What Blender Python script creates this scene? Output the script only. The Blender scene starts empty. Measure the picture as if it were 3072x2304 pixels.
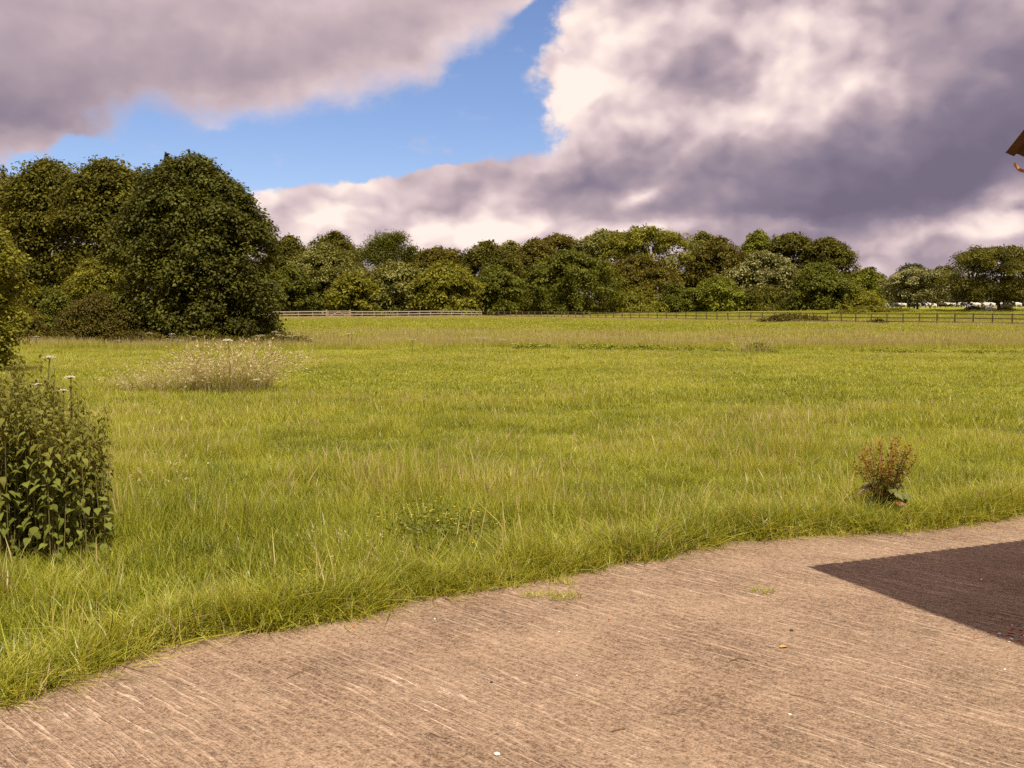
import bpy, math, random
import numpy as np
from mathutils import Vector, Euler, Matrix

# ------------------------------------------------------------------ camera
F = 2990.0          # focal length in photograph pixels (3072 wide)
H = 1.65            # eye height
HORIZON = 924.0
PITCH = math.atan((1152 - HORIZON) / F)
scene = bpy.context.scene
col = scene.collection
cam_data = bpy.data.cameras.new("camera")
cam_data.sensor_width = 36.0
cam_data.lens = 36.0 * F / 3072.0
cam_data.clip_start = 0.05
cam_data.clip_end = 5000.0
cam = bpy.data.objects.new("camera", cam_data)
cam.location = (0, 0, H)
cam.rotation_euler = (math.pi / 2 - PITCH, 0, 0)
col.objects.link(cam)
scene.camera = cam

# ------------------------------------------------------------------ colour management
vs = scene.view_settings
vs.view_transform = 'Standard'
vs.look = 'None'
vs.gamma = 1.0
vs.use_curve_mapping = False
vs.exposure = 0.35
scene.cycles.max_bounces = 5
scene.cycles.diffuse_bounces = 3
scene.cycles.transmission_bounces = 4
scene.cycles.use_denoising = False
scene.cycles.use_adaptive_sampling = True
scene.cycles.adaptive_threshold = 0.02

SUN_EL = math.radians(60.0)
SUN_AZ = math.radians(156.6)       # clockwise from +Y
SUN_STRENGTH = 5.0
SKY_STRENGTH = 0.10


def lin(c):
    c = c / 255.0
    return c / 12.92 if c <= 0.04045 else ((c + 0.055) / 1.055) ** 2.4


def rgb(r, g, b):
    return (lin(r), lin(g), lin(b), 1.0)


def ray(x, y):
    a = (x - 1536) / F
    b = (1152 - y) / F
    return np.array([a, math.cos(PITCH) + b * math.sin(PITCH), -math.sin(PITCH) + b * math.cos(PITCH)])


def gnd(x, y, z=0.0):
    r = ray(x, y)
    t = (z - H) / r[2]
    return np.array([0, 0, H]) + r * t


def at(x, y, d):
    r = ray(x, y)
    return np.array([0, 0, H]) + r * (d / r[1])


def azel(x, y):
    r = ray(x, y)
    return math.atan2(r[0], r[1]), math.atan2(r[2], math.hypot(r[0], r[1]))


# ------------------------------------------------------------------ world: Nishita sky with cloud decks
class NT:
    """small helper to wire shader nodes"""
    def __init__(self, tree):
        self.t = tree
        self.n = tree.nodes
        self.l = tree.links

    def new(self, kind, **kw):
        nd = self.n.new(kind)
        for k, v in kw.items():
            setattr(nd, k, v)
        return nd

    def put(self, sock, val):
        if val is None:
            return
        if isinstance(val, bpy.types.NodeSocket):
            self.l.new(val, sock)
        else:
            sock.default_value = val

    def m(self, op, a, b=None, c=None, clamp=False):
        nd = self.new('ShaderNodeMath', operation=op, use_clamp=clamp)
        self.put(nd.inputs[0], a)
        self.put(nd.inputs[1], b)
        self.put(nd.inputs[2], c)
        return nd.outputs[0]

    def vm(self, op, a, b=None, scale=None):
        nd = self.new('ShaderNodeVectorMath', operation=op)
        self.put(nd.inputs[0], a)
        self.put(nd.inputs[1], b)
        if scale is not None:
            self.put(nd.inputs['Scale'], scale)
        return nd.outputs[0]

    def noise(self, vec, scale, detail=5.0, rough=0.55, out='Fac', dim='3D', dist=0.0):
        nd = self.new('ShaderNodeTexNoise', noise_dimensions=dim)
        self.put(nd.inputs['Vector'], vec)
        nd.inputs['Scale'].default_value = scale
        nd.inputs['Detail'].default_value = detail
        nd.inputs['Roughness'].default_value = rough
        nd.inputs['Distortion'].default_value = dist
        return nd.outputs[out]

    def mr(self, v, a, b, c=0.0, d=1.0, kind='SMOOTHSTEP', clamp=True):
        nd = self.new('ShaderNodeMapRange', interpolation_type=kind)
        if kind == 'LINEAR':
            nd.clamp = clamp
        self.put(nd.inputs[0], v)
        for i, q in enumerate((a, b, c, d)):
            self.put(nd.inputs[1 + i], q)
        return nd.outputs[0]

    def ramp(self, fac, stops, interp='LINEAR'):
        nd = self.new('ShaderNodeValToRGB')
        cr = nd.color_ramp
        cr.interpolation = interp
        while len(cr.elements) < len(stops):
            cr.elements.new(0.5)
        for e, (p, c) in zip(cr.elements, stops):
            e.position = p
            e.color = c
        self.put(nd.inputs[0], fac)
        return nd.outputs[0]

    def mix(self, fac, a, b, blend='MIX'):
        nd = self.new('ShaderNodeMix', data_type='RGBA', blend_type=blend)
        self.put(nd.inputs[0], fac)
        self.put(nd.inputs[6], a)
        self.put(nd.inputs[7], b)
        return nd.outputs[2]

    def curve(self, v, pts):
        nd = self.new('ShaderNodeFloatCurve')
        c = nd.mapping.curves[0]
        nd.mapping.use_clip = False
        while len(c.points) < len(pts):
            c.points.new(0.5, 0.5)
        for p, (x, y) in zip(c.points, pts):
            p.location = (x, y)
            p.handle_type = 'AUTO'
        nd.mapping.update()
        self.put(nd.inputs['Value'], v)
        return nd.outputs[0]


def build_world():
    w = bpy.data.worlds.new("World")
    scene.world = w
    w.use_nodes = True
    w.cycles.sampling_method = 'NONE'
    nt = NT(w.node_tree)
    for n in list(nt.n):
        nt.n.remove(n)
    out = nt.new('ShaderNodeOutputWorld')
    bg = nt.new('ShaderNodeBackground')
    bg.inputs['Strength'].default_value = SKY_STRENGTH
    nt.l.new(bg.outputs[0], out.inputs[0])
    sky = nt.new('ShaderNodeTexSky', sky_type='NISHITA')
    sky.sun_disc = False
    sky.sun_elevation = SUN_EL
    sky.sun_rotation = SUN_AZ
    sky.altitude = 50
    sky.air_density = 1.0
    sky.dust_density = 0.2
    sky.ozone_density = 3.0
    skyc = nt.mix(1.0, sky.outputs[0], (0.88, 0.86, 1.02, 1), 'MULTIPLY')

    tc = nt.new('ShaderNodeTexCoord')
    d = tc.outputs['Generated']
    sep = nt.new('ShaderNodeSeparateXYZ')
    nt.l.new(d, sep.inputs[0])
    X, Y, Z = sep.outputs
    az = nt.m('ARCTAN2', X, Y)
    el = nt.m('ARCSINE', Z)
    ds = nt.vm('MULTIPLY', d, (1.0, 1.0, 1.35))
    w1 = nt.noise(ds, 6.0, 3.0, 0.5, 'Color')
    w2 = nt.noise(ds, 24.0, 5.0, 0.6, 'Color')
    wv = nt.vm('ADD', nt.vm('SCALE', nt.vm('SUBTRACT', w1, (0.5, 0.5, 0.5)), scale=0.075),
               nt.vm('SCALE', nt.vm('SUBTRACT', w2, (0.5, 0.5, 0.5)), scale=0.030))

    def puffs(vec, scale, detail=3.0, rough=0.5, smooth=0.35):
        vo = nt.new('ShaderNodeTexVoronoi', feature='SMOOTH_F1', voronoi_dimensions='2D')
        nt.put(vo.inputs['Vector'], vec)
        vo.inputs['Scale'].default_value = scale
        vo.inputs['Detail'].default_value = detail
        vo.inputs['Roughness'].default_value = rough
        vo.inputs['Lacunarity'].default_value = 2.3
        vo.inputs['Smoothness'].default_value = smooth
        vo.normalize = True
        return nt.m('SUBTRACT', 1.0, nt.m('MULTIPLY', vo.outputs['Distance'], 1.55))
    cw = nt.new('ShaderNodeCombineXYZ')
    nt.put(cw.inputs[0], az)
    nt.put(cw.inputs[1], el)
    pv = nt.vm('ADD', cw.outputs[0], nt.vm('MULTIPLY', wv, (1.0, 0.75, 0.0)))
    ps = nt.new('ShaderNodeSeparateXYZ')
    nt.l.new(pv, ps.inputs[0])
    U, V = ps.outputs[0], ps.outputs[1]
    A0, A1 = math.radians(-50), math.radians(50)
    E0, E1 = math.radians(-2), math.radians(28)
    un = nt.mr(U, A0, A1, 0, 1, 'LINEAR', False)
    vn = nt.mr(V, E0, E1, 0, 1, 'LINEAR', False)

    S = 3072 / 2212.0
    def pn(x, y):
        a, e = azel(x * S, y * S)
        return (a - A0) / (A1 - A0), (e - E0) / (E1 - E0)
    # underside of the left-hand cloud deck: elevation as a function of azimuth
    f1 = [(-600, 420), (-250, 395), (0, 345), (140, 318), (270, 285), (330, 262), (450, 268), (600, 262), (720, 232),
          (850, 208), (930, 172), (1000, 112), (1100, 75), (1150, 20), (1220, -80), (1320, -160), (1700, -260), (2400, -300)]
    F1 = nt.curve(un, sorted(pn(*q) for q in f1))
    # left border of the right-hand cumulus and of the low bank: azimuth as a function of elevation
    g = [(1330, -420), (1300, -160), (1235, -10), (1225, 45), (1215, 90), (1152, 135), (1138, 190), (1165, 245), (1182, 290),
         (1140, 325), (1060, 348), (900, 366), (740, 385), (630, 410), (545, 432), (430, 455), (200, 490), (-250, 540), (-700, 600)]
    G = nt.curve(vn, sorted([(pn(x, y)[1], pn(x, y)[0]) for x, y in g]))
    D1 = nt.m('MULTIPLY', nt.m('SUBTRACT', vn, F1), (E1 - E0))
    D2 = nt.m('MULTIPLY', nt.m('SUBTRACT', un, G), (A1 - A0) * 0.45)
    Df = nt.m('SMOOTH_MAX', D1, D2, 0.01)
    # everywhere else: unseen broken cloud, cover raised and brightened for warmer fill light
    gen = nt.noise(ds, 2.3, 6.0, 0.55)
    Dg = nt.m('MULTIPLY', nt.m('SUBTRACT', gen, 0.40), 0.5)
    absaz = nt.m('ABSOLUTE', az)
    wf = nt.m('MULTIPLY', nt.mr(absaz, math.radians(34), math.radians(52), 1, 0),
              nt.mr(el, math.radians(19), math.radians(30), 1, 0))
    D = nt.m('ADD', nt.m('MULTIPLY', Df, wf), nt.m('MULTIPLY', Dg, nt.m('SUBTRACT', 1.0, wf)))
    wp = nt.vm('ADD', ds, nt.vm('SCALE', wv, scale=0.6))
    wq = nt.vm('ADD', nt.vm('MULTIPLY', cw.outputs[0], (1.0, 1.3, 0.0)), nt.vm('SCALE', wv, scale=0.6))
    pf = puffs(wq, 17.0, 2.0, 0.55)
    side = nt.m('MAXIMUM', nt.mr(az, math.radians(-1.0), math.radians(2.0)), nt.mr(el, math.radians(10.5), math.radians(8.5)))          # 0 soft deck on the left, 1 cumulus
    fine = nt.noise(ds, 34.0, 5.0, 0.62)
    amp = nt.m('ADD', nt.m('MULTIPLY', nt.m('SUBTRACT', pf, 0.5), nt.m('MULTIPLY', side, 0.024)),
               nt.m('MULTIPLY', nt.m('SUBTRACT', fine, 0.5), 0.028))
    Dn = nt.m('ADD', D, amp)
    soft = nt.mr(side, 0, 1, 0.032, 0.009)
    alpha = nt.mr(Dn, -0.005, soft)
    # stray wisps in the blue
    wisp = nt.mr(nt.noise(nt.vm('MULTIPLY', d, (1, 1, 2.6)), 14.0, 6.0, 0.6), 0.56, 0.80, 0, 0.5)
    alpha = nt.m('MAXIMUM', alpha, wisp)

    # brightness of the cloud: sums of broad patches + billows
    def blob(x, y, rx, ry, rot=0.0):
        a, e = azel(x * S, y * S)
        mp = nt.new('ShaderNodeMapping', vector_type='TEXTURE')
        nt.l.new(pv, mp.inputs['Vector'])
        mp.inputs['Location'].default_value = (a, e, 0)
        mp.inputs['Rotation'].default_value = (0, 0, math.radians(rot))
        k = S / F
        mp.inputs['Scale'].default_value = (rx * k, ry * k, 1)
        gr = nt.new('ShaderNodeTexGradient', gradient_type='QUADRATIC_SPHERE')
        nt.l.new(mp.outputs[0], gr.inputs[0])
        return gr.outputs['Fac']
    patches = [  # display px of the photograph, radii, tilt, amount
        (40, 240, 520, 170, 12, -0.34), (60, 60, 320, 130, 0, -0.06), (560, 150, 420, 90, 10, -0.12),
        (820, 170, 300, 75, 12, 0.24), (1030, 60, 240, 110, 12, 0.12), (470, 190, 260, 40, 10, 0.10), (560, 250, 240, 50, 0, 0.12),
        (1250, 185, 230, 150, 20, 0.75), (1290, 60, 160, 110, 0, 0.22), (1480, 255, 300, 80, 12, 0.26), (1700, 190, 250, 120, 14, 0.62), (1500, 30, 360, 90, 0, 0.20),
        (1490, 140, 190, 90, -25, -0.40), (1850, 60, 300, 110, 0, 0.20),
        (2180, 170, 330, 330, 0, -0.40), (2000, 370, 640, 160, 8, -0.52), (1600, 390, 560, 110, 6, -0.34), (1700, 460, 440, 80, 3, -0.34),
        (2000, 450, 330, 70, 10, -0.22), (1240, 395, 260, 55, 12, -0.16),
        (1920, 160, 90, 50, 0, 0.30), (1800, 330, 300, 40, 15, 0.14),
        (700, 490, 500, 80, 0, 0.72), (1010, 450, 190, 80, 0, 0.30), (790, 487, 80, 36, 0, -0.34), (720, 425, 170, 30, 5, -0.22), (1000, 412, 190, 30, 6, -0.12),
        (1390, 430, 80, 30, 10, 0.6), (1120, 500, 320, 55, 0, 0.62), (1350, 512, 320, 36, 4, 0.52),
        (2080, 505, 360, 45, 8, 0.62), (2190, 440, 110, 60, 20, 0.5), (1900, 555, 340, 26, 0, -0.22), (2205, 450, 40, 24, 0, -0.4), (1720, 492, 90, 22, 0, 0.45),
    ]
    b = None
    for x, y, rx, ry, rt, amt in patches:
        t = nt.m('MULTIPLY', blob(x, y, rx * 1.3, ry * 1.35, rt), amt * (0.92 if amt > 0 else 1.0))
        b = t if b is None else nt.m('ADD', b, t)
    b = nt.m('MULTIPLY', b, wf)
    # billows, lit from above and the left
    lo = (-0.012, 0.022, 0.0)
    pf1 = puffs(wq, 10.0, 2.0, 0.5)
    pf1o = puffs(nt.vm('ADD', wq, lo), 10.0, 2.0, 0.5)
    emb = nt.m('SUBTRACT', pf1, pf1o)
    n1 = nt.noise(wp, 8.0, 5.0, 0.52)
    b = nt.m('ADD', b, nt.m('MULTIPLY', nt.m('SUBTRACT', n1, 0.5), nt.mr(side, 0, 1, 0.50, 0.58)))
    # the dark undersides are smooth, the lit parts puffy
    lit = nt.mr(b, -0.30, 0.25, 0.40, 1.0)
    pk = nt.m('MULTIPLY', nt.mr(side, 0, 1, 0.30, 1.0), lit)
    b = nt.m('ADD', b, nt.m('MULTIPLY', nt.m('MULTIPLY', emb, 1.05), pk))
    b = nt.m('ADD', b, nt.m('MULTIPLY', nt.m('MULTIPLY', nt.m('SUBTRACT', pf, 0.45), 0.26), pk))
    low = nt.mr(el, math.radians(8.5), math.radians(5.0))           # small heaped clouds far away
    pf2 = puffs(nt.vm('MULTIPLY', wq, (0.8, 1.4, 1.0)), 24.0, 1.0, 0.5)
    b = nt.m('ADD', b, nt.m('MULTIPLY', nt.m('MULTIPLY', nt.m('SUBTRACT', pf2, 0.42), 0.30), nt.m('MULTIPLY', low, lit)))
    b = nt.m('ADD', b, nt.m('MULTIPLY', nt.m('SUBTRACT', 1.0, wf), 0.20))  # lifts the clouds out of view to warm the fill
    edge = nt.mr(Dn, 0.0, 0.06, 0.20, 0.0)
    b = nt.m('ADD', nt.m('MULTIPLY', nt.m('ADD', b, edge), 0.78), 0.50)
    c = nt.ramp(b, [(0.0, rgb(107, 98, 115)), (0.22, rgb(124, 113, 130)), (0.48, rgb(168, 150, 157)), (0.74, rgb(206, 186, 187)), (1.0, rgb(238, 219, 209))])
    cl = nt.vm('SCALE', c, scale=1.0 / SKY_STRENGTH)
    fin = nt.mix(alpha, skyc, cl)
    nt.put(bg.inputs['Color'], fin)


build_world()

sun_data = bpy.data.lights.new("sun", 'SUN')
sun_data.energy = SUN_STRENGTH
sun_data.angle = math.radians(0.5)
sun_data.color = (1.0, 0.93, 0.80)
sun = bpy.data.objects.new("sun", sun_data)
sd = Vector((math.sin(SUN_AZ) * math.cos(SUN_EL), math.cos(SUN_AZ) * math.cos(SUN_EL), math.sin(SUN_EL)))
sun.rotation_euler = sd.to_track_quat('Z', 'Y').to_euler()
sun.location = (8, -20, 30)
col.objects.link(sun)

# ------------------------------------------------------------------ helpers
UP = np.array([0.0, 0.0, 1.0])


def nrm(v):
    return v / (np.linalg.norm(v, axis=-1, keepdims=True) + 1e-9)


def mesh_from(name, V, tris, tint=None, mats=(), mat_idx=None, smooth=False):
    """V (n,3), tris (m,3) or list of tuples"""
    me = bpy.data.meshes.new(name)
    V = np.asarray(V, dtype=np.float32)
    if isinstance(tris, np.ndarray):
        k = tris.shape[1]
        me.vertices.add(len(V))
        me.vertices.foreach_set('co', V.ravel())
        me.loops.add(tris.size)
        me.loops.foreach_set('vertex_index', tris.astype(np.int32).ravel())
        me.polygons.add(len(tris))
        me.polygons.foreach_set('loop_start', np.arange(0, tris.size, k, dtype=np.int32))
        me.polygons.foreach_set('loop_total', np.full(len(tris), k, dtype=np.int32))
    else:
        me.from_pydata([tuple(v) for v in V], [], tris)
    for m in mats:
        me.materials.append(m)
    if mat_idx is not None:
        me.polygons.foreach_set('material_index', np.asarray(mat_idx, dtype=np.int32))
    if tint is not None:
        a = me.attributes.new('tint', 'FLOAT', 'FACE')
        a.data.foreach_set('value', np.asarray(tint, dtype=np.float32))
    if smooth:
        me.polygons.foreach_set('use_smooth', np.ones(len(me.polygons), dtype=bool))
    me.update(calc_edges=True)
    me.validate()
    return me


def link(name, me, parent=None, loc=(0, 0, 0), rot=None, scale=None):
    o = bpy.data.objects.new(name, me)
    col.objects.link(o)
    o.location = loc
    if rot is not None:
        o.rotation_euler = rot
    if scale is not None:
        o.scale = scale
    if parent is not None:
        o.parent = parent
    return o


def tag(o, label=None, cat=None, group=None, kind=None):
    if label:
        o['label'] = label
    if cat:
        o['category'] = cat
    if group:
        o['group'] = group
    if kind:
        o['kind'] = kind
    return o


def empty(name, loc, rz=0.0):
    o = bpy.data.objects.new(name, None)
    o.empty_display_size = 0.2
    o.location = loc
    o.rotation_euler = (0, 0, rz)
    col.objects.link(o)
    return o


def box_mesh(name, sx, sy, sz, mat, bev=0.0, origin='bottom', top=0.0):
    """box with chamfered vertical edges; sx,sy,sz full sizes"""
    b = min(bev, sx / 3, sy / 3)
    hx, hy = sx / 2, sy / 2
    if b > 0:
        ring = [(-hx + b, -hy), (hx - b, -hy), (hx, -hy + b), (hx, hy - b), (hx - b, hy), (-hx + b, hy), (-hx, hy - b), (-hx, -hy + b)]
    else:
        ring = [(-hx, -hy), (hx, -hy), (hx, hy), (-hx, hy)]
    n = len(ring)
    z0, z1 = (0, sz) if origin == 'bottom' else (-sz / 2, sz / 2)
    V = [(x, y, z0) for x, y in ring] + [(x, y, z1 + top * y / hy) for x, y in ring]
    Fc = [tuple(range(n - 1, -1, -1)), tuple(range(n, 2 * n))]
    for i in range(n):
        j = (i + 1) % n
        Fc.append((i, j, n + j, n + i))
    return mesh_from(name, V, Fc, mats=(mat,))


def tube(pts, radii, sides=8, cap=True):
    """returns V, faces(list) for a tapered tube"""
    pts = np.asarray(pts, float)
    n = len(pts)
    V = []
    for i in range(n):
        d = pts[min(i + 1, n - 1)] - pts[max(i - 1, 0)]
        d = d / (np.linalg.norm(d) + 1e-9)
        a = np.cross(d, [0.13, 0.9, 0.31])
        if np.linalg.norm(a) < 1e-3:
            a = np.cross(d, [1, 0, 0])
        a /= np.linalg.norm(a)
        c = np.cross(d, a)
        for k in range(sides):
            t = 2 * math.pi * k / sides
            V.append(pts[i] + radii[i] * (a * math.cos(t) + c * math.sin(t)))
    Fc = []
    for i in range(n - 1):
        for k in range(sides):
            k2 = (k + 1) % sides
            Fc.append((i * sides + k, i * sides + k2, (i + 1) * sides + k2, (i + 1) * sides + k))
    if cap:
        Fc.append(tuple(range(sides - 1, -1, -1)))
        Fc.append(tuple(range((n - 1) * sides, n * sides)))
    return V, Fc


class MB:
    def __init__(self):
        self.V = []
        self.F = []
        self.t = []

    def add(self, V, Fc, tint=0.5):
        o = len(self.V)
        self.V.extend([tuple(v) for v in V])
        for f in Fc:
            self.F.append(tuple(i + o for i in f))
            self.t.append(tint)

    def mesh(self, name, mat, smooth=False):
        return mesh_from(name, self.V, self.F, tint=self.t, mats=(mat,), smooth=smooth)


def smooth01(t):
    t = np.clip(t, 0, 1)
    return t * t * (3 - 2 * t)


# ------------------------------------------------------------------ terrain shape
FP1 = np.array([-4.3, 164.0])
FP2 = np.array([43.6, 82.6])
fdir = (FP2 - FP1) / np.linalg.norm(FP2 - FP1)
fnor = np.array([-fdir[1], fdir[0]])
if fnor[1] < 0:
    fnor = -fnor

EDGE_PX = [(0, 2108), (140, 2058), (320, 1990), (460, 1935), (620, 1912), (830, 1893), (970, 1862), (1150, 1808), (1290, 1774), (1440, 1756),
           (1620, 1726), (1800, 1692), (2000, 1664), (2170, 1622), (2360, 1614), (2570, 1600), (2710, 1580), (2920, 1565), (3072, 1543)]
EDGE = [gnd(x, y)[:2] for x, y in EDGE_PX]
EDGE = [np.array([-14.0, -12.0]), np.array([-6.0, 0.6]), np.array([-3.6, 2.9])] + EDGE + [np.array([7.0, 9.2]), np.array([16.0, 13.2]), np.array([40.0, 24.0])]
EX = np.array([e[0] for e in EDGE])
EY = np.array([e[1] for e in EDGE])


def edge_sd(x, y):
    """approximate distance beyond the concrete's edge (positive in the meadow)"""
    ye = np.interp(x, EX, EY)
    sl = (np.interp(np.asarray(x) + 0.4, EX, EY) - np.interp(np.asarray(x) - 0.4, EX, EY)) / 0.8
    return (y - ye) / np.sqrt(1 + sl * sl)


def terr(x, y):
    x = np.asarray(x, float)
    y = np.asarray(y, float)
    s = (x - FP1[0]) * fnor[0] + (y - FP1[1]) * fnor[1]
    rise = 1.15 * np.clip(s / 62.0, 0, 1) ** 1.1 + np.clip((s - 62) / 110.0, 0, 1) * 0.85
    rise = rise * smooth01((x + 25) / 30.0)
    und = 0.05 * np.sin(x * 0.23 + 1.3) * np.sin(y * 0.19) * smooth01((y - 14) / 15.0)
    e = edge_sd(x, y)
    near = -0.07 + 0.085 * smooth01((e + 0.10) / 0.25)
    return rise + und + near


# ------------------------------------------------------------------ materials
def base_mat(name):
    m = bpy.data.materials.new(name)
    m.use_nodes = True
    nt = NT(m.node_tree)
    bs = m.node_tree.nodes['Principled BSDF']
    return m, nt, bs


def leaf_mat(name, dark, mid, light, trans=0.35, rough=0.62, spec=0.14, noise_scale=0.0, back=None):
    m, nt, bs = base_mat(name)
    at_ = nt.new('ShaderNodeAttribute', attribute_name='tint')
    fac = at_.outputs['Fac']
    if noise_scale:
        geo = nt.new('ShaderNodeNewGeometry')
        nz = nt.noise(geo.outputs['Position'], noise_scale, 3.0, 0.5)
        fac = nt.m('ADD', fac, nt.m('MULTIPLY', nt.m('SUBTRACT', nz, 0.5), 0.5))
    c = nt.ramp(fac, [(0.05, (*dark, 1)), (0.5, (*mid, 1)), (0.95, (*light, 1))])
    if back is not None:
        geo2 = nt.new('ShaderNodeNewGeometry')
        c = nt.mix(geo2.outputs['Backfacing'], c, (*back, 1))
    nt.put(bs.inputs['Base Color'], c)
    bs.inputs['Roughness'].default_value = rough
    bs.inputs['Specular IOR Level'].default_value = spec
    tr = nt.new('ShaderNodeBsdfTranslucent')
    nt.put(tr.inputs['Color'], nt.mix(1.0, c, (1.25, 1.15, 0.55, 1), 'MULTIPLY'))
    mx = nt.new('ShaderNodeMixShader')
    mx.inputs[0].default_value = trans
    nt.l.new(bs.outputs[0], mx.inputs[1])
    nt.l.new(tr.outputs[0], mx.inputs[2])
    out = m.node_tree.nodes['Material Output']
    nt.l.new(mx.outputs[0], out.inputs[0])
    return m


def plain_mat(name, c1, c2, scale=8.0, rough=0.85, spec=0.2, stretch=None, bump=0.0):
    m, nt, bs = base_mat(name)
    tc = nt.new('ShaderNodeTexCoord')
    v = tc.outputs['Object']
    if stretch:
        v = nt.vm('MULTIPLY', v, stretch)
    nz = nt.noise(v, scale, 6.0, 0.6)
    c = nt.ramp(nz, [(0.3, (*c1, 1)), (0.7, (*c2, 1))])
    nt.put(bs.inputs['Base Color'], c)
    bs.inputs['Roughness'].default_value = rough
    bs.inputs['Specular IOR Level'].default_value = spec
    if bump:
        bp = nt.new('ShaderNodeBump')
        bp.inputs['Strength'].default_value = 0.6
        bp.inputs['Distance'].default_value = bump
        nt.l.new(nz, bp.inputs['Height'])
        nt.l.new(bp.outputs[0], bs.inputs['Normal'])
    return m


M = {}
M['olive'] = leaf_mat('leaf_olive', (0.049, 0.043, 0.004), (0.105, 0.096, 0.009), (0.184, 0.167, 0.020), 0.32)
M['sycamore'] = leaf_mat('leaf_sycamore', (0.036, 0.036, 0.004), (0.078, 0.078, 0.008), (0.150, 0.148, 0.020), 0.28, 0.6, 0.15)
M['green'] = leaf_mat('leaf_green', (0.053, 0.056, 0.005), (0.112, 0.116, 0.011), (0.194, 0.196, 0.024), 0.32)
M['yellow'] = leaf_mat('leaf_yellow', (0.092, 0.087, 0.006), (0.184, 0.172, 0.015), (0.301, 0.279, 0.035), 0.35)
M['bright'] = leaf_mat('leaf_bright', (0.080, 0.087, 0.006), (0.160, 0.170, 0.014), (0.257, 0.260, 0.028), 0.35)
M['pale'] = leaf_mat('leaf_pale', (0.082, 0.082, 0.012), (0.170, 0.162, 0.030), (0.320, 0.297, 0.090), 0.3)
M['silver'] = leaf_mat('leaf_silver', (0.082, 0.073, 0.013), (0.175, 0.159, 0.040), (0.388, 0.371, 0.160), 0.2)
M['brown'] = leaf_mat('leaf_brown', (0.060, 0.048, 0.005), (0.124, 0.101, 0.011), (0.209, 0.172, 0.024), 0.32)
M['bramble'] = leaf_mat('leaf_bramble', (0.049, 0.038, 0.005), (0.097, 0.077, 0.010), (0.165, 0.133, 0.022), 0.28)
M['far'] = leaf_mat('leaf_far', (0.045, 0.045, 0.018), (0.075, 0.074, 0.026), (0.115, 0.110, 0.038), 0.2)
M['weed'] = leaf_mat('leaf_weed', (0.130, 0.140, 0.012), (0.235, 0.245, 0.022), (0.360, 0.360, 0.050), 0.35)
M['bark'] = plain_mat('bark', (0.045, 0.030, 0.018), (0.11, 0.080, 0.050), 6.0, 0.9, 0.1, (1, 1, 0.25), 0.02)
M['nettle'] = leaf_mat('leaf_nettle', (0.075, 0.078, 0.010), (0.145, 0.160, 0.024), (0.225, 0.235, 0.046), 0.3, 0.6, 0.14)
M['nettle_top'] = leaf_mat('leaf_nettle_top', (0.095, 0.088, 0.010), (0.165, 0.155, 0.020), (0.250, 0.238, 0.042), 0.35, 0.6, 0.2)
M['stem'] = plain_mat('plant_stem', (0.10, 0.085, 0.02), (0.17, 0.14, 0.04), 20.0, 0.7, 0.3)
M['straw'] = leaf_mat('dry_straw', (0.26, 0.195, 0.080), (0.44, 0.35, 0.165), (0.62, 0.53, 0.32), 0.3, 0.7, 0.15)
M['grass'] = None
M['umbel'] = plain_mat('white_umbel', (0.72, 0.66, 0.52), (0.85, 0.80, 0.68), 40.0, 0.8, 0.2)
M['yellow_petal'] = plain_mat('yellow_petal', (0.70, 0.48, 0.02), (0.80, 0.58, 0.04), 40.0, 0.7, 0.2)
M['dock_leaf'] = leaf_mat('dock_leaf', (0.06, 0.062, 0.012), (0.13, 0.135, 0.028), (0.21, 0.21, 0.07), 0.25, 0.55, 0.2)
M['dock_red'] = leaf_mat('dock_red_leaf', (0.20, 0.075, 0.03), (0.34, 0.15, 0.075), (0.50, 0.32, 0.20), 0.25, 0.4, 0.4)
M['dock_seed'] = leaf_mat('dock_seed', (0.12, 0.125, 0.018), (0.27, 0.175, 0.028), (0.44, 0.20, 0.042), 0.3, 0.8, 0.1)
M['post_dark'] = plain_mat('weathered_post', (0.115, 0.088, 0.048), (0.21, 0.160, 0.092), 9.0, 0.85, 0.15, (1, 1, 0.3))
M['rail_pale'] = plain_mat('pale_timber', (0.30, 0.235, 0.155), (0.46, 0.37, 0.26), 7.0, 0.8, 0.2, (0.3, 1, 1))
M['post_pale'] = plain_mat('pale_post', (0.22, 0.155, 0.085), (0.38, 0.28, 0.17), 9.0, 0.85, 0.15, (1, 1, 0.3))
M['plank'] = plain_mat('tarred_plank', (0.030, 0.020, 0.014), (0.075, 0.050, 0.032), 5.0, 0.85, 0.2, (6, 6, 0.5), 0.004)
M['beam'] = plain_mat('old_beam', (0.06, 0.038, 0.020), (0.13, 0.085, 0.045), 7.0, 0.85, 0.2)
M['sheet'] = plain_mat('rusty_sheet', (0.055, 0.026, 0.012), (0.15, 0.085, 0.040), 5.0, 0.7, 0.2, (1, 1, 1), 0.0)
M['rust'] = plain_mat('orange_rust', (0.46, 0.20, 0.085), (0.62, 0.31, 0.15), 30.0, 0.8, 0.2)
M['stone_red'] = plain_mat('brick_red_stone', (0.42, 0.12, 0.055), (0.55, 0.20, 0.10), 60.0, 0.9, 0.2)
M['stone_white'] = plain_mat('white_stone', (0.62, 0.55, 0.46), (0.80, 0.72, 0.62), 60.0, 0.85, 0.2)
M['stone_dark'] = plain_mat('dark_stone', (0.03, 0.022, 0.02), (0.07, 0.05, 0.04), 60.0, 0.85, 0.3)
M['twig'] = plain_mat('twig', (0.12, 0.07, 0.035), (0.24, 0.15, 0.085), 30.0, 0.9, 0.1)
M['dead_leaf'] = plain_mat('fallen_leaf', (0.50, 0.26, 0.05), (0.60, 0.36, 0.08), 30.0, 0.7, 0.3)


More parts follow.
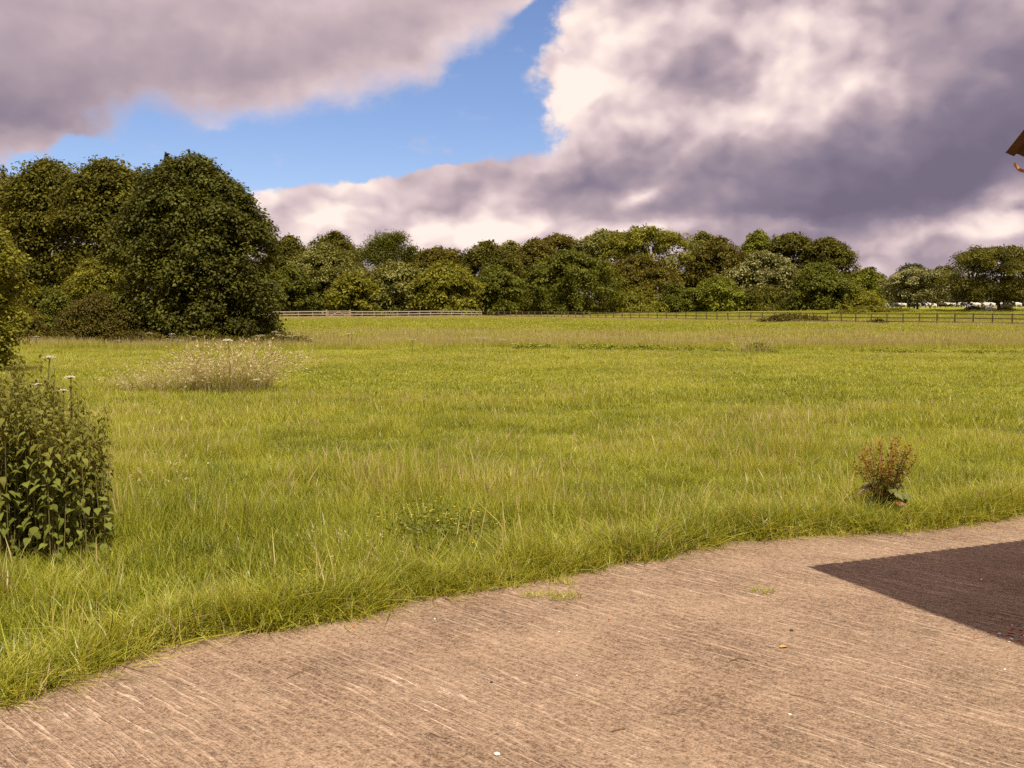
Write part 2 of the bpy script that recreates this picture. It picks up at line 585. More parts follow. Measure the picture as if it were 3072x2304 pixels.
def grass_material():
    m, nt, bs = base_mat('grass_blades')
    a = nt.new('ShaderNodeAttribute', attribute_name='tint')
    geo = nt.new('ShaderNodeNewGeometry')
    P = geo.outputs['Position']
    big = nt.noise(P, 0.28, 2.0, 0.6)
    mid = nt.noise(P, 1.3, 2.0, 0.55)
    var = nt.m('ADD', nt.m('MULTIPLY', nt.m('SUBTRACT', big, 0.5), 0.50), nt.m('MULTIPLY', nt.m('SUBTRACT', mid, 0.5), 0.46))
    fac = nt.m('ADD', a.outputs['Fac'], nt.m('MULTIPLY', var, nt.m('LESS_THAN', a.outputs['Fac'], 0.72)))
    c = nt.ramp(fac, [(0.0, (0.105, 0.128, 0.007, 1)), (0.30, (0.270, 0.285, 0.022, 1)), (0.58, (0.450, 0.440, 0.048, 1)),
                      (0.75, (0.500, 0.445, 0.075, 1)), (0.88, (0.43, 0.335, 0.150, 1)), (1.0, (0.50, 0.37, 0.215, 1))])
    nt.put(bs.inputs['Base Color'], c)
    bs.inputs['Roughness'].default_value = 0.38
    bs.inputs['Specular IOR Level'].default_value = 0.35
    tr = nt.new('ShaderNodeBsdfTranslucent')
    nt.put(tr.inputs['Color'], nt.mix(1.0, c, (1.2, 1.15, 0.6, 1), 'MULTIPLY'))
    mx = nt.new('ShaderNodeMixShader')
    mx.inputs[0].default_value = 0.40
    nt.l.new(bs.outputs[0], mx.inputs[1])
    nt.l.new(tr.outputs[0], mx.inputs[2])
    nt.l.new(mx.outputs[0], m.node_tree.nodes['Material Output'].inputs[0])
    return m


M['grass'] = grass_material()


def ground_material():
    m, nt, bs = base_mat('meadow_soil')
    geo = nt.new('ShaderNodeNewGeometry')
    P = geo.outputs['Position']
    n1 = nt.noise(P, 0.15, 5.0, 0.6)
    n2 = nt.noise(P, 6.0, 5.0, 0.65)
    f = nt.m('ADD', nt.m('MULTIPLY', n1, 0.5), nt.m('MULTIPLY', n2, 0.5))
    far = nt.ramp(f, [(0.3, (0.145, 0.155, 0.010, 1)), (0.5, (0.215, 0.220, 0.014, 1)), (0.72, (0.28, 0.262, 0.026, 1))])
    soil = nt.ramp(n2, [(0.3, (0.045, 0.032, 0.014, 1)), (0.7, (0.105, 0.085, 0.026, 1))])
    sp = nt.new('ShaderNodeSeparateXYZ')
    nt.l.new(P, sp.inputs[0])
    k = nt.mr(sp.outputs[1], 14.0, 34.0)
    nt.put(bs.inputs['Base Color'], nt.mix(k, soil, far))
    bs.inputs['Roughness'].default_value = 0.95
    bs.inputs['Specular IOR Level'].default_value = 0.1
    bp = nt.new('ShaderNodeBump')
    bp.inputs['Strength'].default_value = 0.7
    bp.inputs['Distance'].default_value = 0.08
    nt.l.new(n2, bp.inputs['Height'])
    nt.l.new(bp.outputs[0], bs.inputs['Normal'])
    return m


def concrete_material():
    m, nt, bs = base_mat('tamped_concrete')
    geo = nt.new('ShaderNodeNewGeometry')
    P = geo.outputs['Position']
    ang = math.atan2(0.72, -0.70)
    # slow wander of the tamping lines
    wob = nt.vm('SCALE', nt.vm('SUBTRACT', nt.noise(P, 0.55, 2.0, 0.5, 'Color'), (0.5, 0.5, 0.5)), scale=0.14)
    wob2 = nt.vm('SCALE', nt.vm('SUBTRACT', nt.noise(P, 5.0, 3.0, 0.5, 'Color'), (0.5, 0.5, 0.5)), scale=0.03)
    mp = nt.new('ShaderNodeMapping', vector_type='POINT')
    nt.l.new(nt.vm('ADD', P, nt.vm('ADD', wob, wob2)), mp.inputs['Vector'])
    mp.inputs['Rotation'].default_value = (0, 0, -ang)
    q = mp.outputs[0]                       # x along the lines, y across
    r1 = nt.noise(nt.vm('MULTIPLY', q, (2.4, 44.0, 0.0)), 1.0, 3.0, 0.6)
    r2 = nt.noise(nt.vm('MULTIPLY', q, (7.0, 90.0, 0.0)), 1.0, 3.0, 0.6)
    ridg = nt.m('ADD', nt.m('MULTIPLY', r1, 0.6), nt.m('MULTIPLY', r2, 0.4))
    worn = nt.mr(nt.noise(P, 0.9, 4.0, 0.6), 0.35, 0.65, 0.25, 1.0)
    ridge = nt.mr(ridg, 0.42, 0.62)
    ridge = nt.m('MULTIPLY', ridge, worn)
    grit = nt.mr(nt.noise(P, 80.0, 3.0, 0.7), 0.30, 0.70, 0, 1, 'LINEAR')
    grit2 = nt.mr(nt.noise(P, 30.0, 3.0, 0.6), 0.30, 0.70, 0, 1, 'LINEAR')
    blot = nt.noise(P, 1.6, 5.0, 0.62)
    stain = nt.mr(nt.noise(nt.vm('ADD', P, (7.3, 2.1, 0)), 2.6, 5.0, 0.6), 0.60, 0.78)
    val = nt.m('ADD', nt.m('ADD', nt.m('MULTIPLY', ridge, 0.34), nt.m('MULTIPLY', grit, 0.36)),
               nt.m('ADD', nt.m('MULTIPLY', grit2, 0.24), nt.m('MULTIPLY', blot, 0.44)))
    c = nt.ramp(val, [(0.38, (0.125, 0.075, 0.046, 1)), (0.60, (0.335, 0.222, 0.140, 1)), (0.82, (0.465, 0.322, 0.213, 1)), (1.0, (0.66, 0.49, 0.35, 1))])
    c = nt.mix(nt.m('MULTIPLY', stain, 0.55), c, (0.135, 0.090, 0.055, 1))
    # moss and soil near the grass edge
    nt.put(bs.inputs['Base Color'], c)
    bs.inputs['Roughness'].default_value = 0.9
    bs.inputs['Specular IOR Level'].default_value = 0.2
    h = nt.m('ADD', nt.m('ADD', nt.m('MULTIPLY', ridge, 0.75), nt.m('MULTIPLY', grit, 0.18)), nt.m('MULTIPLY', grit2, 0.25))
    bp = nt.new('ShaderNodeBump')
    bp.inputs['Strength'].default_value = 1.0
    bp.inputs['Distance'].default_value = 0.018
    nt.l.new(h, bp.inputs['Height'])
    nt.l.new(bp.outputs[0], bs.inputs['Normal'])
    return m


# ------------------------------------------------------------------ the ground
def build_ground():
    def axis(lo, dense0, dense1, hi, step, growth):
        a = list(np.arange(dense0, dense1, step))
        s = step
        v = a[-1]
        while v < hi:
            s *= growth
            v += s
            a.append(v)
        s = step
        v = a[0]
        b = []
        while v > lo:
            s *= growth
            v -= s
            b.append(v)
        return np.array(b[::-1] + a)
    xs = axis(-900, -6, 8, 900, 0.12, 1.12)
    ys = axis(-300, 1.5, 13, 1800, 0.12, 1.10)
    Xg, Yg = np.meshgrid(xs, ys)
    Zg = terr(Xg, Yg)
    V = np.stack([Xg, Yg, Zg], -1).reshape(-1, 3)
    nx, ny = len(xs), len(ys)
    i = np.arange(nx - 1)[None, :] + np.arange(ny - 1)[:, None] * nx
    Q = np.stack([i, i + 1, i + nx + 1, i + nx], -1).reshape(-1, 4)
    me = mesh_from('ground', V, Q, mats=(ground_material(),), smooth=True)
    tag(link('ground', me), 'meadow ground under the grass reaching to the wood', 'ground', kind='structure')


def build_yard():
    rng = np.random.default_rng(5)
    xs = np.concatenate([np.linspace(-14, -4, 40)[:-1], np.arange(-4, 7, 0.05), np.linspace(7, 40, 60)])
    n = len(xs)
    w = np.convolve(rng.normal(0, 1, n), np.ones(9) / 9, 'same') * 0.055 + rng.normal(0, 0.007, n) + 0.04
    ye = np.interp(xs, EX, EY) + w
    rows = [(ye, -0.14), (ye - 0.003, -0.006), (ye - 0.02, 0.0), (ye - 0.3, 0.0)]
    V = []
    for yy, z in rows:
        V += list(np.stack([xs, yy, np.full(n, z)], 1))
    for t in (0.25, 0.5, 0.75, 1.0):
        yb = (ye - 0.3) * (1 - t) + (-26.0) * t
        V += list(np.stack([xs, yb, np.zeros(n)], 1))
    R = len(rows) + 4
    i = np.arange(n - 1)[None, :] + np.arange(R - 1)[:, None] * n
    Q = np.stack([i, i + n, i + n + 1, i + 1], -1).reshape(-1, 4)
    me = mesh_from('concrete_yard', np.array(V), Q, mats=(concrete_material(),))
    tag(link('pavement', me), 'tan ribbed concrete yard in the foreground', 'pavement', kind='structure')


build_ground()
build_yard()


# ------------------------------------------------------------------ barn at the right
def build_barn():
    tip = at(2800 + 1435 / 6.636, 330 + 850 / 6.636, 5.0)
    B = np.array([0.92345933, 0.38369632, 0])       # along the eave
    A = np.array([0.38369632, -0.92345933, 0])      # from the eave towards the ridge
    s = 0.94
    rz = math.atan2(B[1], B[0])
    root = empty('barn', (tip[0], tip[1], 0), rz)
    tag(root, 'dark barn whose rusty corrugated eave juts in at the right edge', 'barn')
    # local frame: x along eave, -y towards ridge, z up
    z0 = tip[2]
    run = 2.5
    pitch = 0.076
    amp = 0.010
    L = math.hypot(run, run * s)
    ang = math.atan(s)
    def sheet_mesh(width, length):
        nxs = int(round(width / pitch * 8))
        V = []
        Fc = []
        for i in range(nxs + 1):
            x = i * width / nxs
            z = -amp * (1 - math.cos(2 * math.pi * x / pitch))
            V += [(x, 0, z), (x, -length, z), (x, 0, z - 0.0025), (x, -length, z - 0.0025)]
        for i in range(nxs):
            a = i * 4
            b = a + 4
            Fc += [(a, b, b + 1, a + 1), (a + 2, a + 3, b + 3, b + 2), (a, a + 2, b + 2, b), (a + 1, b + 1, b + 3, a + 3)]
        Fc += [(0, 1, 3, 2), (nxs * 4, nxs * 4 + 2, nxs * 4 + 3, nxs * 4 + 1)]
        return mesh_from('sheet', V, Fc, mats=(M['sheet'],), smooth=True)
    shw = pitch * 11
    sm = sheet_mesh(shw, L)
    n = 9
    for k in range(n):
        o = link('roof_sheet', sm, root, (k * (shw - pitch), 0, z0 + 0.004 * (k % 2)), (-ang, 0, 0))
        o2 = link('roof_sheet', sm, root, (k * (shw - pitch) + shw, -2 * run, z0 + 0.004 * (k % 2)), (-ang, 0, math.pi))
    length = (n - 1) * (shw - pitch) + shw
    # ridge cap
    V, Fc = tube([(0, -run, z0 + run * s + 0.02), (length, -run, z0 + run * s + 0.02)], [0.07, 0.07], 10)
    link('ridge_cap', mesh_from('ridge_cap', V, Fc, mats=(M['sheet'],)), root)
    # rafters, purlins
    raf = box_mesh('rafter', 0.05, L - 0.3, 0.09, M['beam'], origin='centre')
    for x in (0.35, 2.3, 4.3, length - 0.4):
        for sgn in (0, 1):
            yc = -run / 2 - 0.07 if not sgn else -1.5 * run + 0.07
            zc = z0 + (run / 2 + 0.07) * s - 0.10
            link('rafter', raf, root, (x, yc, zc), (-ang if not sgn else ang, 0, 0))
    # wall boards: gable end and the two long sides
    inset = 0.32
    pw = 0.155
    def plank(h0):
        return box_mesh('plank', pw - 0.008, 0.024, h0, M['plank'], 0.003)
    side = plank(z0 + inset * s - 0.12)
    k = 0
    x = inset
    while x < length - inset:
        link('plank', side, root, (x + pw / 2, -inset, 0.01), (0, 0, 0))
        link('plank', side, root, (x + pw / 2, -2 * run + inset, 0.01), (0, 0, 0))
        x += pw
    y = -inset - pw / 2 - 0.03
    while y > -2 * run + inset + 0.05:
        dist = min(-y, 2 * run + y)
        me = plank(z0 + dist * s - 0.16)
        for xx in (inset, length - inset):
            link('plank', me, root, (xx, y, 0.01), (0, 0, math.pi / 2))
        y -= pw
    # broken end of an old gutter hanging under the eave
    a = at(3040, 492, 5.06)
    b = at(3072, 514, 5.10)
    def loc(p):
        q = p - np.array([tip[0], tip[1], 0])
        return np.array([q @ B, -(q @ A), p[2]])
    pa, pb = loc(a), loc(b)
    pts = []
    for t in np.linspace(0, 1.7, 9):
        p = pa + (pb - pa) * t
        p = p + np.array([0, 0, -0.010 * math.sin(min(t, 1.0) * math.pi) + 0.03 * max(0, t - 1)])
        pts.append(p)
    V = []
    Fc = []
    for p in pts:
        V += [p + [0, 0, 0.007], p + [0, 0, -0.007], p + [-0.004, -0.012, -0.007], p + [-0.004, -0.012, 0.007]]
    for i in range(len(pts) - 1):
        for k in range(4):
            Fc.append((i * 4 + k, i * 4 + (k + 1) % 4, i * 4 + 4 + (k + 1) % 4, i * 4 + 4 + k))
    Fc += [(3, 2, 1, 0), tuple(range(len(V) - 4, len(V)))]
    br = link('gutter_bracket', mesh_from('gutter_bracket', V, Fc, mats=(M['rust'],)), root)
    br['label'] = 'curved orange rusty bracket end under the eave'
    V, Fc = tube([pts[-1] + [0, -0.02, 0], (pts[-1][0] + 0.05, -inset + 0.01, pts[-1][2] + 0.02)], [0.012, 0.012], 6)
    link('bracket_arm', mesh_from('bracket_arm', V, Fc, mats=(M['beam'],)), root)


build_barn()


# ------------------------------------------------------------------ foliage generator
def leaves(P, Nn, Dd, size, aspect=0.62):
    """folded rhombic leaves: 4 vertices, 2 triangles each"""
    n = len(P)
    Dd = nrm(Dd - Nn * np.sum(Dd * Nn, 1, keepdims=True))
    S = np.cross(Nn, Dd)
    sz = size[:, None]
    base = P
    mid = P + Dd * sz * 0.45 + Nn * sz * 0.03
    tip = P + Dd * sz - Nn * sz * 0.16
    lf = mid + S * sz * aspect * 0.5 - Nn * sz * 0.06
    rt = mid - S * sz * aspect * 0.5 - Nn * sz * 0.06
    V = np.stack([base, rt, tip, lf], 1).reshape(-1, 3)
    i = np.arange(n) * 4
    T = np.stack([np.stack([i, i + 1, i + 2], 1), np.stack([i, i + 2, i + 3], 1)], 1).reshape(-1, 3)
    return V, T


SHAPES = {
    'round': [(0, .50), (.12, .80), (.35, 1), (.6, .95), (.8, .72), (.93, .42), (1, .12)],
    'dome': [(0, .80), (.15, .95), (.4, 1), (.65, .88), (.85, .60), (1, .18)],
    'tall': [(0, .45), (.2, .85), (.45, 1), (.7, .85), (.88, .52), (1, .12)],
    'broad': [(0, .8), (.3, 1), (.62, 1), (.82, .86), (.93, .62), (1, .3)],
    'mound': [(0, 1.0), (.3, .97), (.55, .82), (.8, .52), (1, .15)],
    'umbrella': [(0, .10), (.45, .22), (.55, .55), (.68, 1), (.85, .85), (1, .3)],
}


def crown_mesh(name, rng, height, zb, wr, depth, shape, mat, nl, lr, nc, nf, ls, cr=None, fill=0.25, spread=0.25, core=60):
    """wr: (left radius, right radius) multipliers, heights measured from the base of the thing"""
    prof = SHAPES[shape] if isinstance(shape, str) else shape
    pt = np.array([p[0] for p in prof])
    if len(prof[0]) == 3:
        pl = np.array([p[1] for p in prof])
        pr = np.array([p[2] for p in prof])
    else:
        pl = pr = np.array([p[1] for p in prof])
    if cr is None:
        cr = lr * 0.38
    # lobe centres
    tz = rng.uniform(0, 1, nl * 6)
    keep = rng.uniform(0, 1, nl * 6) < (np.interp(tz, pt, (pl + pr) / 2) + 0.12)
    tz = tz[keep][:nl]
    nl = len(tz)
    th = rng.uniform(0, 2 * np.pi, nl)
    c = np.cos(th)
    rl = np.interp(tz, pt, pl) * wr[0]
    rr = np.interp(tz, pt, pr) * wr[1]
    R = np.where(c < 0, rl, rr)
    R = R * (1 + 0.10 * np.sin(3 * th + rng.uniform(0, 6)) + rng.normal(0, 0.06, nl))
    lrs = lr * rng.uniform(0.65, 1.35, nl)
    rho = np.maximum(R - lrs * rng.uniform(0.55, 0.95, nl), 0.05 * R)
    inside = rng.uniform(0, 1, nl) < fill
    rho = np.where(inside, rho * rng.uniform(0.1, 0.8, nl), rho)
    span = height - zb
    C = np.stack([rho * c, rho * np.sin(th) * depth, zb + np.clip(tz * span, lrs * 0.5, span - lrs * 0.55)], 1)
    outw = nrm(np.stack([c, np.sin(th), (tz - 0.4) * 0.8], 1))
    # lobes spread evenly over the top so that the crown closes in a dome
    ncap = int(nl * 0.45)
    u = np.sqrt(rng.uniform(0, 1, ncap)) * 0.95
    th2 = rng.uniform(0, 2 * np.pi, ncap)
    pm = (pl + pr) / 2
    ip = int(np.argmax(pm))
    inv_r = np.concatenate([[0.0], pm[ip:][::-1]])
    inv_t = np.concatenate([[1.0], pt[ip:][::-1]])
    tc_ = np.interp(u, inv_r, inv_t)
    rx2 = np.where(np.cos(th2) < 0, wr[0], wr[1])
    lr2 = lr * rng.uniform(0.6, 1.2, ncap)
    ratio = np.where(np.cos(th2) < 0, np.interp(tc_, pt, pl), np.interp(tc_, pt, pr)) / (np.interp(tc_, pt, pm) + 1e-6)
    rr2 = np.maximum(u * ratio * rx2 - lr2 * 0.45, 0)
    C2 = np.stack([rr2 * np.cos(th2), rr2 * np.sin(th2) * depth, zb + np.maximum(tc_ * span - lr2 * rng.uniform(0.7, 1.15, ncap), lr2 * 0.5)], 1)
    C = np.concatenate([C, C2])
    lrs = np.concatenate([lrs, lr2])
    outw = np.concatenate([outw, nrm(np.stack([np.cos(th2) * u, np.sin(th2) * u, np.full(ncap, 0.7)], 1))])
    nl = nl + ncap
    # clumps
    k = nl * nc
    li = np.repeat(np.arange(nl), nc)
    dvec = nrm(nrm(rng.normal(0, 1, (k, 3))) + 0.55 * outw[li] + np.array([0, 0, 0.30]))
    CP = C[li] + dvec * (lrs[li] * rng.uniform(0.6, 1.08, k))[:, None] * np.array([1, 1, 0.85])
    ct = rng.normal(0, 0.13, k) + rng.normal(0, 0.12, nl)[li]
    # leaves
    n = k * nf
    ci = np.repeat(np.arange(k), nf)
    off = np.clip(rng.normal(0, 1, (n, 3)), -1.7, 1.7) * np.array([1, 1, 0.38]) * cr
    P = CP[ci] + off
    P[:, 2] -= 0.35 * np.sum(off[:, :2] ** 2, 1) / max(cr, 1e-3)
    P[:, 2] = np.maximum(P[:, 2], 0.03)
    Nn = nrm(dvec[ci] * 0.5 + UP * 0.6 + rng.normal(0, 0.36, (n, 3)))
    Dd = nrm(rng.normal(0, 0.6, (n, 3)) + dvec[ci] * 0.7 - UP * 0.45)
    size = ls * rng.uniform(0.6, 1.3, n)
    tint = np.clip(0.5 + ct[ci] + rng.normal(0, spread * 0.6, n), 0, 1)
    # foliage deeper inside the crown
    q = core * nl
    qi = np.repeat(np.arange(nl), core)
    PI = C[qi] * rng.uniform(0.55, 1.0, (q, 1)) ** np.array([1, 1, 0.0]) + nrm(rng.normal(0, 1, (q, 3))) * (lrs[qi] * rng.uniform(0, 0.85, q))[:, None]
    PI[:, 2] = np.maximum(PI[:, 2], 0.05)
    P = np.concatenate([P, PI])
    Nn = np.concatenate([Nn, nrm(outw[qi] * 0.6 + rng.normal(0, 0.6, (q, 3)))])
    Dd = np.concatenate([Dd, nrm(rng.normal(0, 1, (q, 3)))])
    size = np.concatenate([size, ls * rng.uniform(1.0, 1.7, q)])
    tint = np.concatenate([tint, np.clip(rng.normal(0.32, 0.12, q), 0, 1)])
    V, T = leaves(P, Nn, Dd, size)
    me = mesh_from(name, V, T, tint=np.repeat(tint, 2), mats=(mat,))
    return me, C, lrs


def trunk_mesh(rng, height, zb, C, r0, limbs=7):
    mb = MB()
    top = zb + (height - zb) * 0.62
    pts = [(0, 0, -0.15)]
    rad = [r0 * 1.35]
    x = y = 0.0
    for t in (0.06, 0.25, 0.5, 0.75, 1.0):
        x += rng.normal(0, r0 * 0.35)
        y += rng.normal(0, r0 * 0.35)
        pts.append((x, y, top * t))
        rad.append(r0 * (1.0 - 0.72 * t))
    V, Fc = tube(pts, rad, 9)
    mb.add(V, Fc)
    if len(C):
        idx = rng.choice(len(C), size=min(limbs, len(C)), replace=False)
        for i in idx:
            c = C[i]
            hz = min(max(zb * 0.6, c[2] * 0.55), top * 0.95)
            base = np.array([np.interp(hz, [p[2] for p in pts], [p[0] for p in pts]), np.interp(hz, [p[2] for p in pts], [p[1] for p in pts]), hz])
            midp = base + (c - base) * 0.5 + np.array([0, 0, 0.08 * height * rng.uniform(0, 1)])
            r = r0 * 0.36
            V, Fc = tube([base, midp, c], [r, r * 0.6, r * 0.2], 6)
            mb.add(V, Fc)
    return mb.mesh('trunk', M['bark'])


def tree(name, label, cat, xl, xr, top, bot, d, mat, shape='round', nl=26, nc=11, nf=13, ls=0.36, lr=None, seed=0, depth=None, group=None,
         fill=0.25, trunk=True, spread=0.25, xbase=None, bushy=False, core=50):
    """placed from the photograph: outer left / right px, crown top / bottom px and distance"""
    rng = np.random.default_rng(1000 + seed)
    xc = (xl + xr) / 2
    p = at(xc, HORIZON, d)
    z = float(terr(p[0], d))
    zt = at(xc, top, d)[2] - z
    zb = max(at(xc, bot, d)[2] - z, 0.0)
    r = (xr - xl) / 2 / F * d
    if lr is None:
        lr = r * 0.30
    dep = depth if depth else 0.9
    root = empty(name, (p[0], d, z))
    tag(root, label, cat, group)
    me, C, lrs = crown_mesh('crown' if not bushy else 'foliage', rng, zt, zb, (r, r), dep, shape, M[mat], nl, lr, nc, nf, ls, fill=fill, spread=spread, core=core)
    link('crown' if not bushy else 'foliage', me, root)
    if trunk:
        r0 = 0.022 * zt + 0.05
        link('trunk' if not bushy else 'stem', trunk_mesh(rng, zt, zb, C, r0 if not bushy else r0 * 0.6), root)
    return root


# ------------------------------------------------------------------ trees on the left
SYC = [(0.0, .75, .95), (.04, .82, 1.02), (.15, .93, 1.0), (.3, 1.0, 1.0), (.45, .97, .98), (.6, .93, .93), (.7, .86, .80), (.8, .76, .60), (.88, .65, .44), (.95, .54, .26), (1.0, .34, .08)]


def build_left_trees():
    rng = np.random.default_rng(77)
    d = 47.0
    xc = 605
    p = at(xc, HORIZON, d)
    z = float(terr(p[0], d))
    root = empty('sycamore_tree', (p[0], d, z))
    tag(root, 'big dense sycamore with a domed crown down to the ground, before the wood', 'tree')
    zt = at(xc, 474, d)[2] - z
    zb = 0.1
    me, C, lrs = crown_mesh('crown', rng, zt, zb, (236 / F * d, 236 / F * d), 0.85, SYC, M['sycamore'], 330, 0.60, 12, 18, 0.165, cr=0.22, fill=0.35, spread=0.22, core=70)
    link('crown', me, root)
    link('trunk', trunk_mesh(rng, zt, 0.9, C, 0.24, 26), root)
    # leader shoot at the top
    V, T = [], []
    n = 260
    h = rng.uniform(0, 1, n)
    q = at(500, 462, d)
    base = np.array([q[0] - p[0], 0, zt - 0.55])
    P = base + np.stack([rng.normal(0, 0.10, n) * (1.1 - h), rng.normal(0, 0.10, n), h * 0.75], 1)
    V, T = leaves(P, nrm(rng.normal(0, .5, (n, 3)) + UP * .6), nrm(rng.normal(0, 1, (n, 3))), rng.uniform(.1, .17, n))
    link('leaves', mesh_from('leaves', V, T, tint=np.repeat(rng.uniform(.3, .7, n), 2), mats=(M['sycamore'],)), root)

    tree('maple_tree', 'dark leafy tree with notched top directly left of the big sycamore', 'tree', 185, 490, 484, 985, 58, 'olive', 'broad', 210, 11, 14, .195, .85, 1, .7)
    tree('maple_tree', 'dark tree with uneven top, second left of the big sycamore', 'tree', 25, 290, 484, 985, 60, 'olive', 'broad', 190, 11, 14, .195, .85, 2, .7)
    tree('maple_tree', 'dull tree cut by the left edge of the picture, highest there', 'tree', -200, 125, 498, 985, 63, 'brown', 'broad', 130, 11, 14, .21, 1.0, 3, .7)
    tree('hawthorn_bush', 'yellow-green bush between the dark trees and the big sycamore', 'bush', 190, 385, 775, 1000, 50.5, 'yellow', 'round', 46, 13, 14, .12, .45, 4, .7, bushy=True)
    tree('bramble_bush', 'low brownish bramble mound under the big sycamore\'s left flank', 'bush', 150, 440, 880, 1030, 45.0, 'bramble', 'mound', 60, 14, 16, .09, .42, 5, .5, bushy=True)
    tree('elder_bush', 'small green bush below the trees, left of the bramble mound', 'bush', 95, 230, 855, 1030, 47, 'green', 'mound', 36, 13, 14, .11, .40, 6, .7, bushy=True)
    tree('elder_bush', 'dark shrub at the foot of the leftmost trees', 'bush', -80, 130, 900, 1035, 44, 'bramble', 'mound', 40, 13, 14, .11, .42, 7, .7, bushy=True)
    tree('ash_sapling', 'pale leafy sapling at the left edge above the nettles', 'tree', -190, 82, 640, 1085, 24, 'yellow', 'tall', 60, 12, 14, .10, .34, 8, .8)


build_left_trees()


# ------------------------------------------------------------------ the wood across the meadow
def build_wood():
    G1 = 'trees of the wood behind the pale fence'
    G2 = 'trees of the wood behind the dark fence'
    G3 = 'bushes along the front of the wood'
    T = [
        # name, label, xl, xr, top, bot, d, mat, shape, group
        ('oak_tree', 'olive tree right beside the big sycamore, rounded top behind it', 800, 940, 714, 945, 196, 'olive', 'round', G1),
        ('oak_tree', 'olive round-topped tree, second of the wood from the big sycamore', 918, 1085, 702, 900, 200, 'olive', 'round', G1),
        ('whitebeam_tree', 'pale grey-green tree above the field gate', 872, 1075, 742, 940, 184, 'pale', 'dome', G1),
        ('maple_tree', 'dark green tree behind the left end of the pale fence', 815, 935, 800, 950, 176, 'green', 'round', G1),
        ('maple_tree', 'small yellow-green tree just right of the field gate', 1000, 1130, 822, 948, 172, 'yellow', 'round', G1),
        ('maple_tree', 'grey-green leafy tree just below the open-crowned one', 1105, 1285, 782, 948, 178, 'pale', 'round', G1),
        ('maple_tree', 'yellowish bushy tree touching the pale fence near its right end', 1255, 1425, 786, 950, 174, 'yellow', 'dome', G1),
        ('beech_tree', 'brownish tree behind the yellowish bushy one', 1225, 1400, 750, 900, 202, 'brown', 'dome', G1),
        ('oak_tree', 'dark olive tree rising at the right end of the pale fence', 1375, 1550, 730, 940, 196, 'olive', 'round', G1),
        ('ash_tree', 'greyish thin-topped tree between two olive ones mid wood', 1475, 1590, 728, 900, 214, 'pale', 'round', G2),
        ('oak_tree', 'dark low tree directly behind the corner post', 1415, 1560, 800, 942, 184, 'green', 'dome', G2),
        ('beech_tree', 'brown-tinted tree at the middle of the wood', 1535, 1680, 724, 930, 206, 'brown', 'round', G2),
        ('beech_tree', 'brownish broad top behind the big mid-green oak', 1580, 1760, 712, 880, 222, 'brown', 'dome', G2),
        ('oak_tree', 'big mid-green oak standing forward at the middle of the wood', 1592, 1830, 758, 940, 190, 'green', 'round', G2),
        ('lime_tree', 'pale-topped tree behind and right of the mid-green oak', 1725, 1915, 698, 900, 220, 'pale', 'dome', G2),
        ('lime_tree', 'light green dome, tallest of the whole wood', 1815, 2060, 688, 900, 214, 'yellow', 'dome', G2),
        ('oak_tree', 'brown-green tree below the tallest light green dome', 1815, 2010, 770, 935, 203, 'brown', 'round', G2),
        ('lime_tree', 'rounded pale olive top right of the tallest dome', 2045, 2170, 702, 900, 222, 'pale', 'round', G2),
        ('oak_tree', 'dark brown-green tree above the bright round bush', 2070, 2245, 716, 930, 212, 'brown', 'round', G2),
        ('lime_tree', 'bright green narrow top near the right of the wood', 2215, 2325, 700, 880, 218, 'bright', 'round', G2),
        ('whitebeam_tree', 'tree flecked with silvery white leaves at the wood\'s right part', 2190, 2385, 762, 930, 205, 'silver', 'round', G2),
        ('oak_tree', 'olive rounded top beside the silvery white tree', 2300, 2445, 706, 900, 214, 'olive', 'dome', G2),
        ('oak_tree', 'last tall olive tree at the wood\'s steep right end', 2415, 2550, 722, 930, 208, 'olive', 'dome', G2),
        ('hazel_bush', 'yellowish bush at the wood\'s foot left of the small olive one', 1825, 1985, 862, 938, 196, 'yellow', 'mound', G3),
        ('hazel_bush', 'small olive bush between the yellowish and the bright one', 1975, 2085, 852, 938, 197, 'green', 'mound', G3),
        ('maple_tree', 'bright green round-headed small tree at the front of the wood', 2085, 2220, 832, 938, 194, 'bright', 'round', G2),
        ('hazel_bush', 'wide dull bush under the silvery white tree', 2205, 2390, 858, 938, 196, 'olive', 'mound', G3),
        ('oak_tree', 'green-brown round tree standing out at the wood\'s right corner', 2375, 2545, 794, 936, 192, 'green', 'round', G2),
        ('maple_tree', 'light tree filling the gap right of the wood\'s corner', 2530, 2645, 812, 930, 205, 'bright', 'dome', G2),
        ('hawthorn_bush', 'rounded yellowish bush at the foot of the wood\'s right end', 2520, 2640, 868, 928, 190, 'yellow', 'mound', G3),
    ]
    for i, (nm, lb, xl, xr, tp, bt, d, mat, sh, g) in enumerate(T):
        bt = max(bt, 930)
        tp -= 7 if tp < 780 else 0
        w = (xr - xl) / F * d
        h = (bt - tp) / F * d
        area = w * h
        nl = int(np.clip(34 + area * 0.80, 46, 135))
        bush = 'bush' in nm
        sh = {'dome': 'broad', 'round': 'dome'}.get(sh, sh) if d > 186 else sh
        tree(nm, lb, 'bush' if bush else 'tree', xl - (xr - xl) * .13, xr + (xr - xl) * .13, tp, bt, d, mat, sh, nl, 9, 9, 0.45 if not bush else 0.34,
             lr=max(0.7, min(1.25, w * 0.12)), seed=40 + i, group=g, bushy=bush, fill=.45, core=42, spread=0.30 if mat not in ('silver',) else 0.5)
    # flat-topped pine with gaps
    rng = np.random.default_rng(9)
    d = 192
    p = at(1165, HORIZON, d)
    z = float(terr(p[0], d))
    root = empty('pine_tree', (p[0], d, z))
    tag(root, 'open-crowned tree rising above the wood behind the pale fence', 'tree', G1)
    Vs, Ts, tn = [], [], []
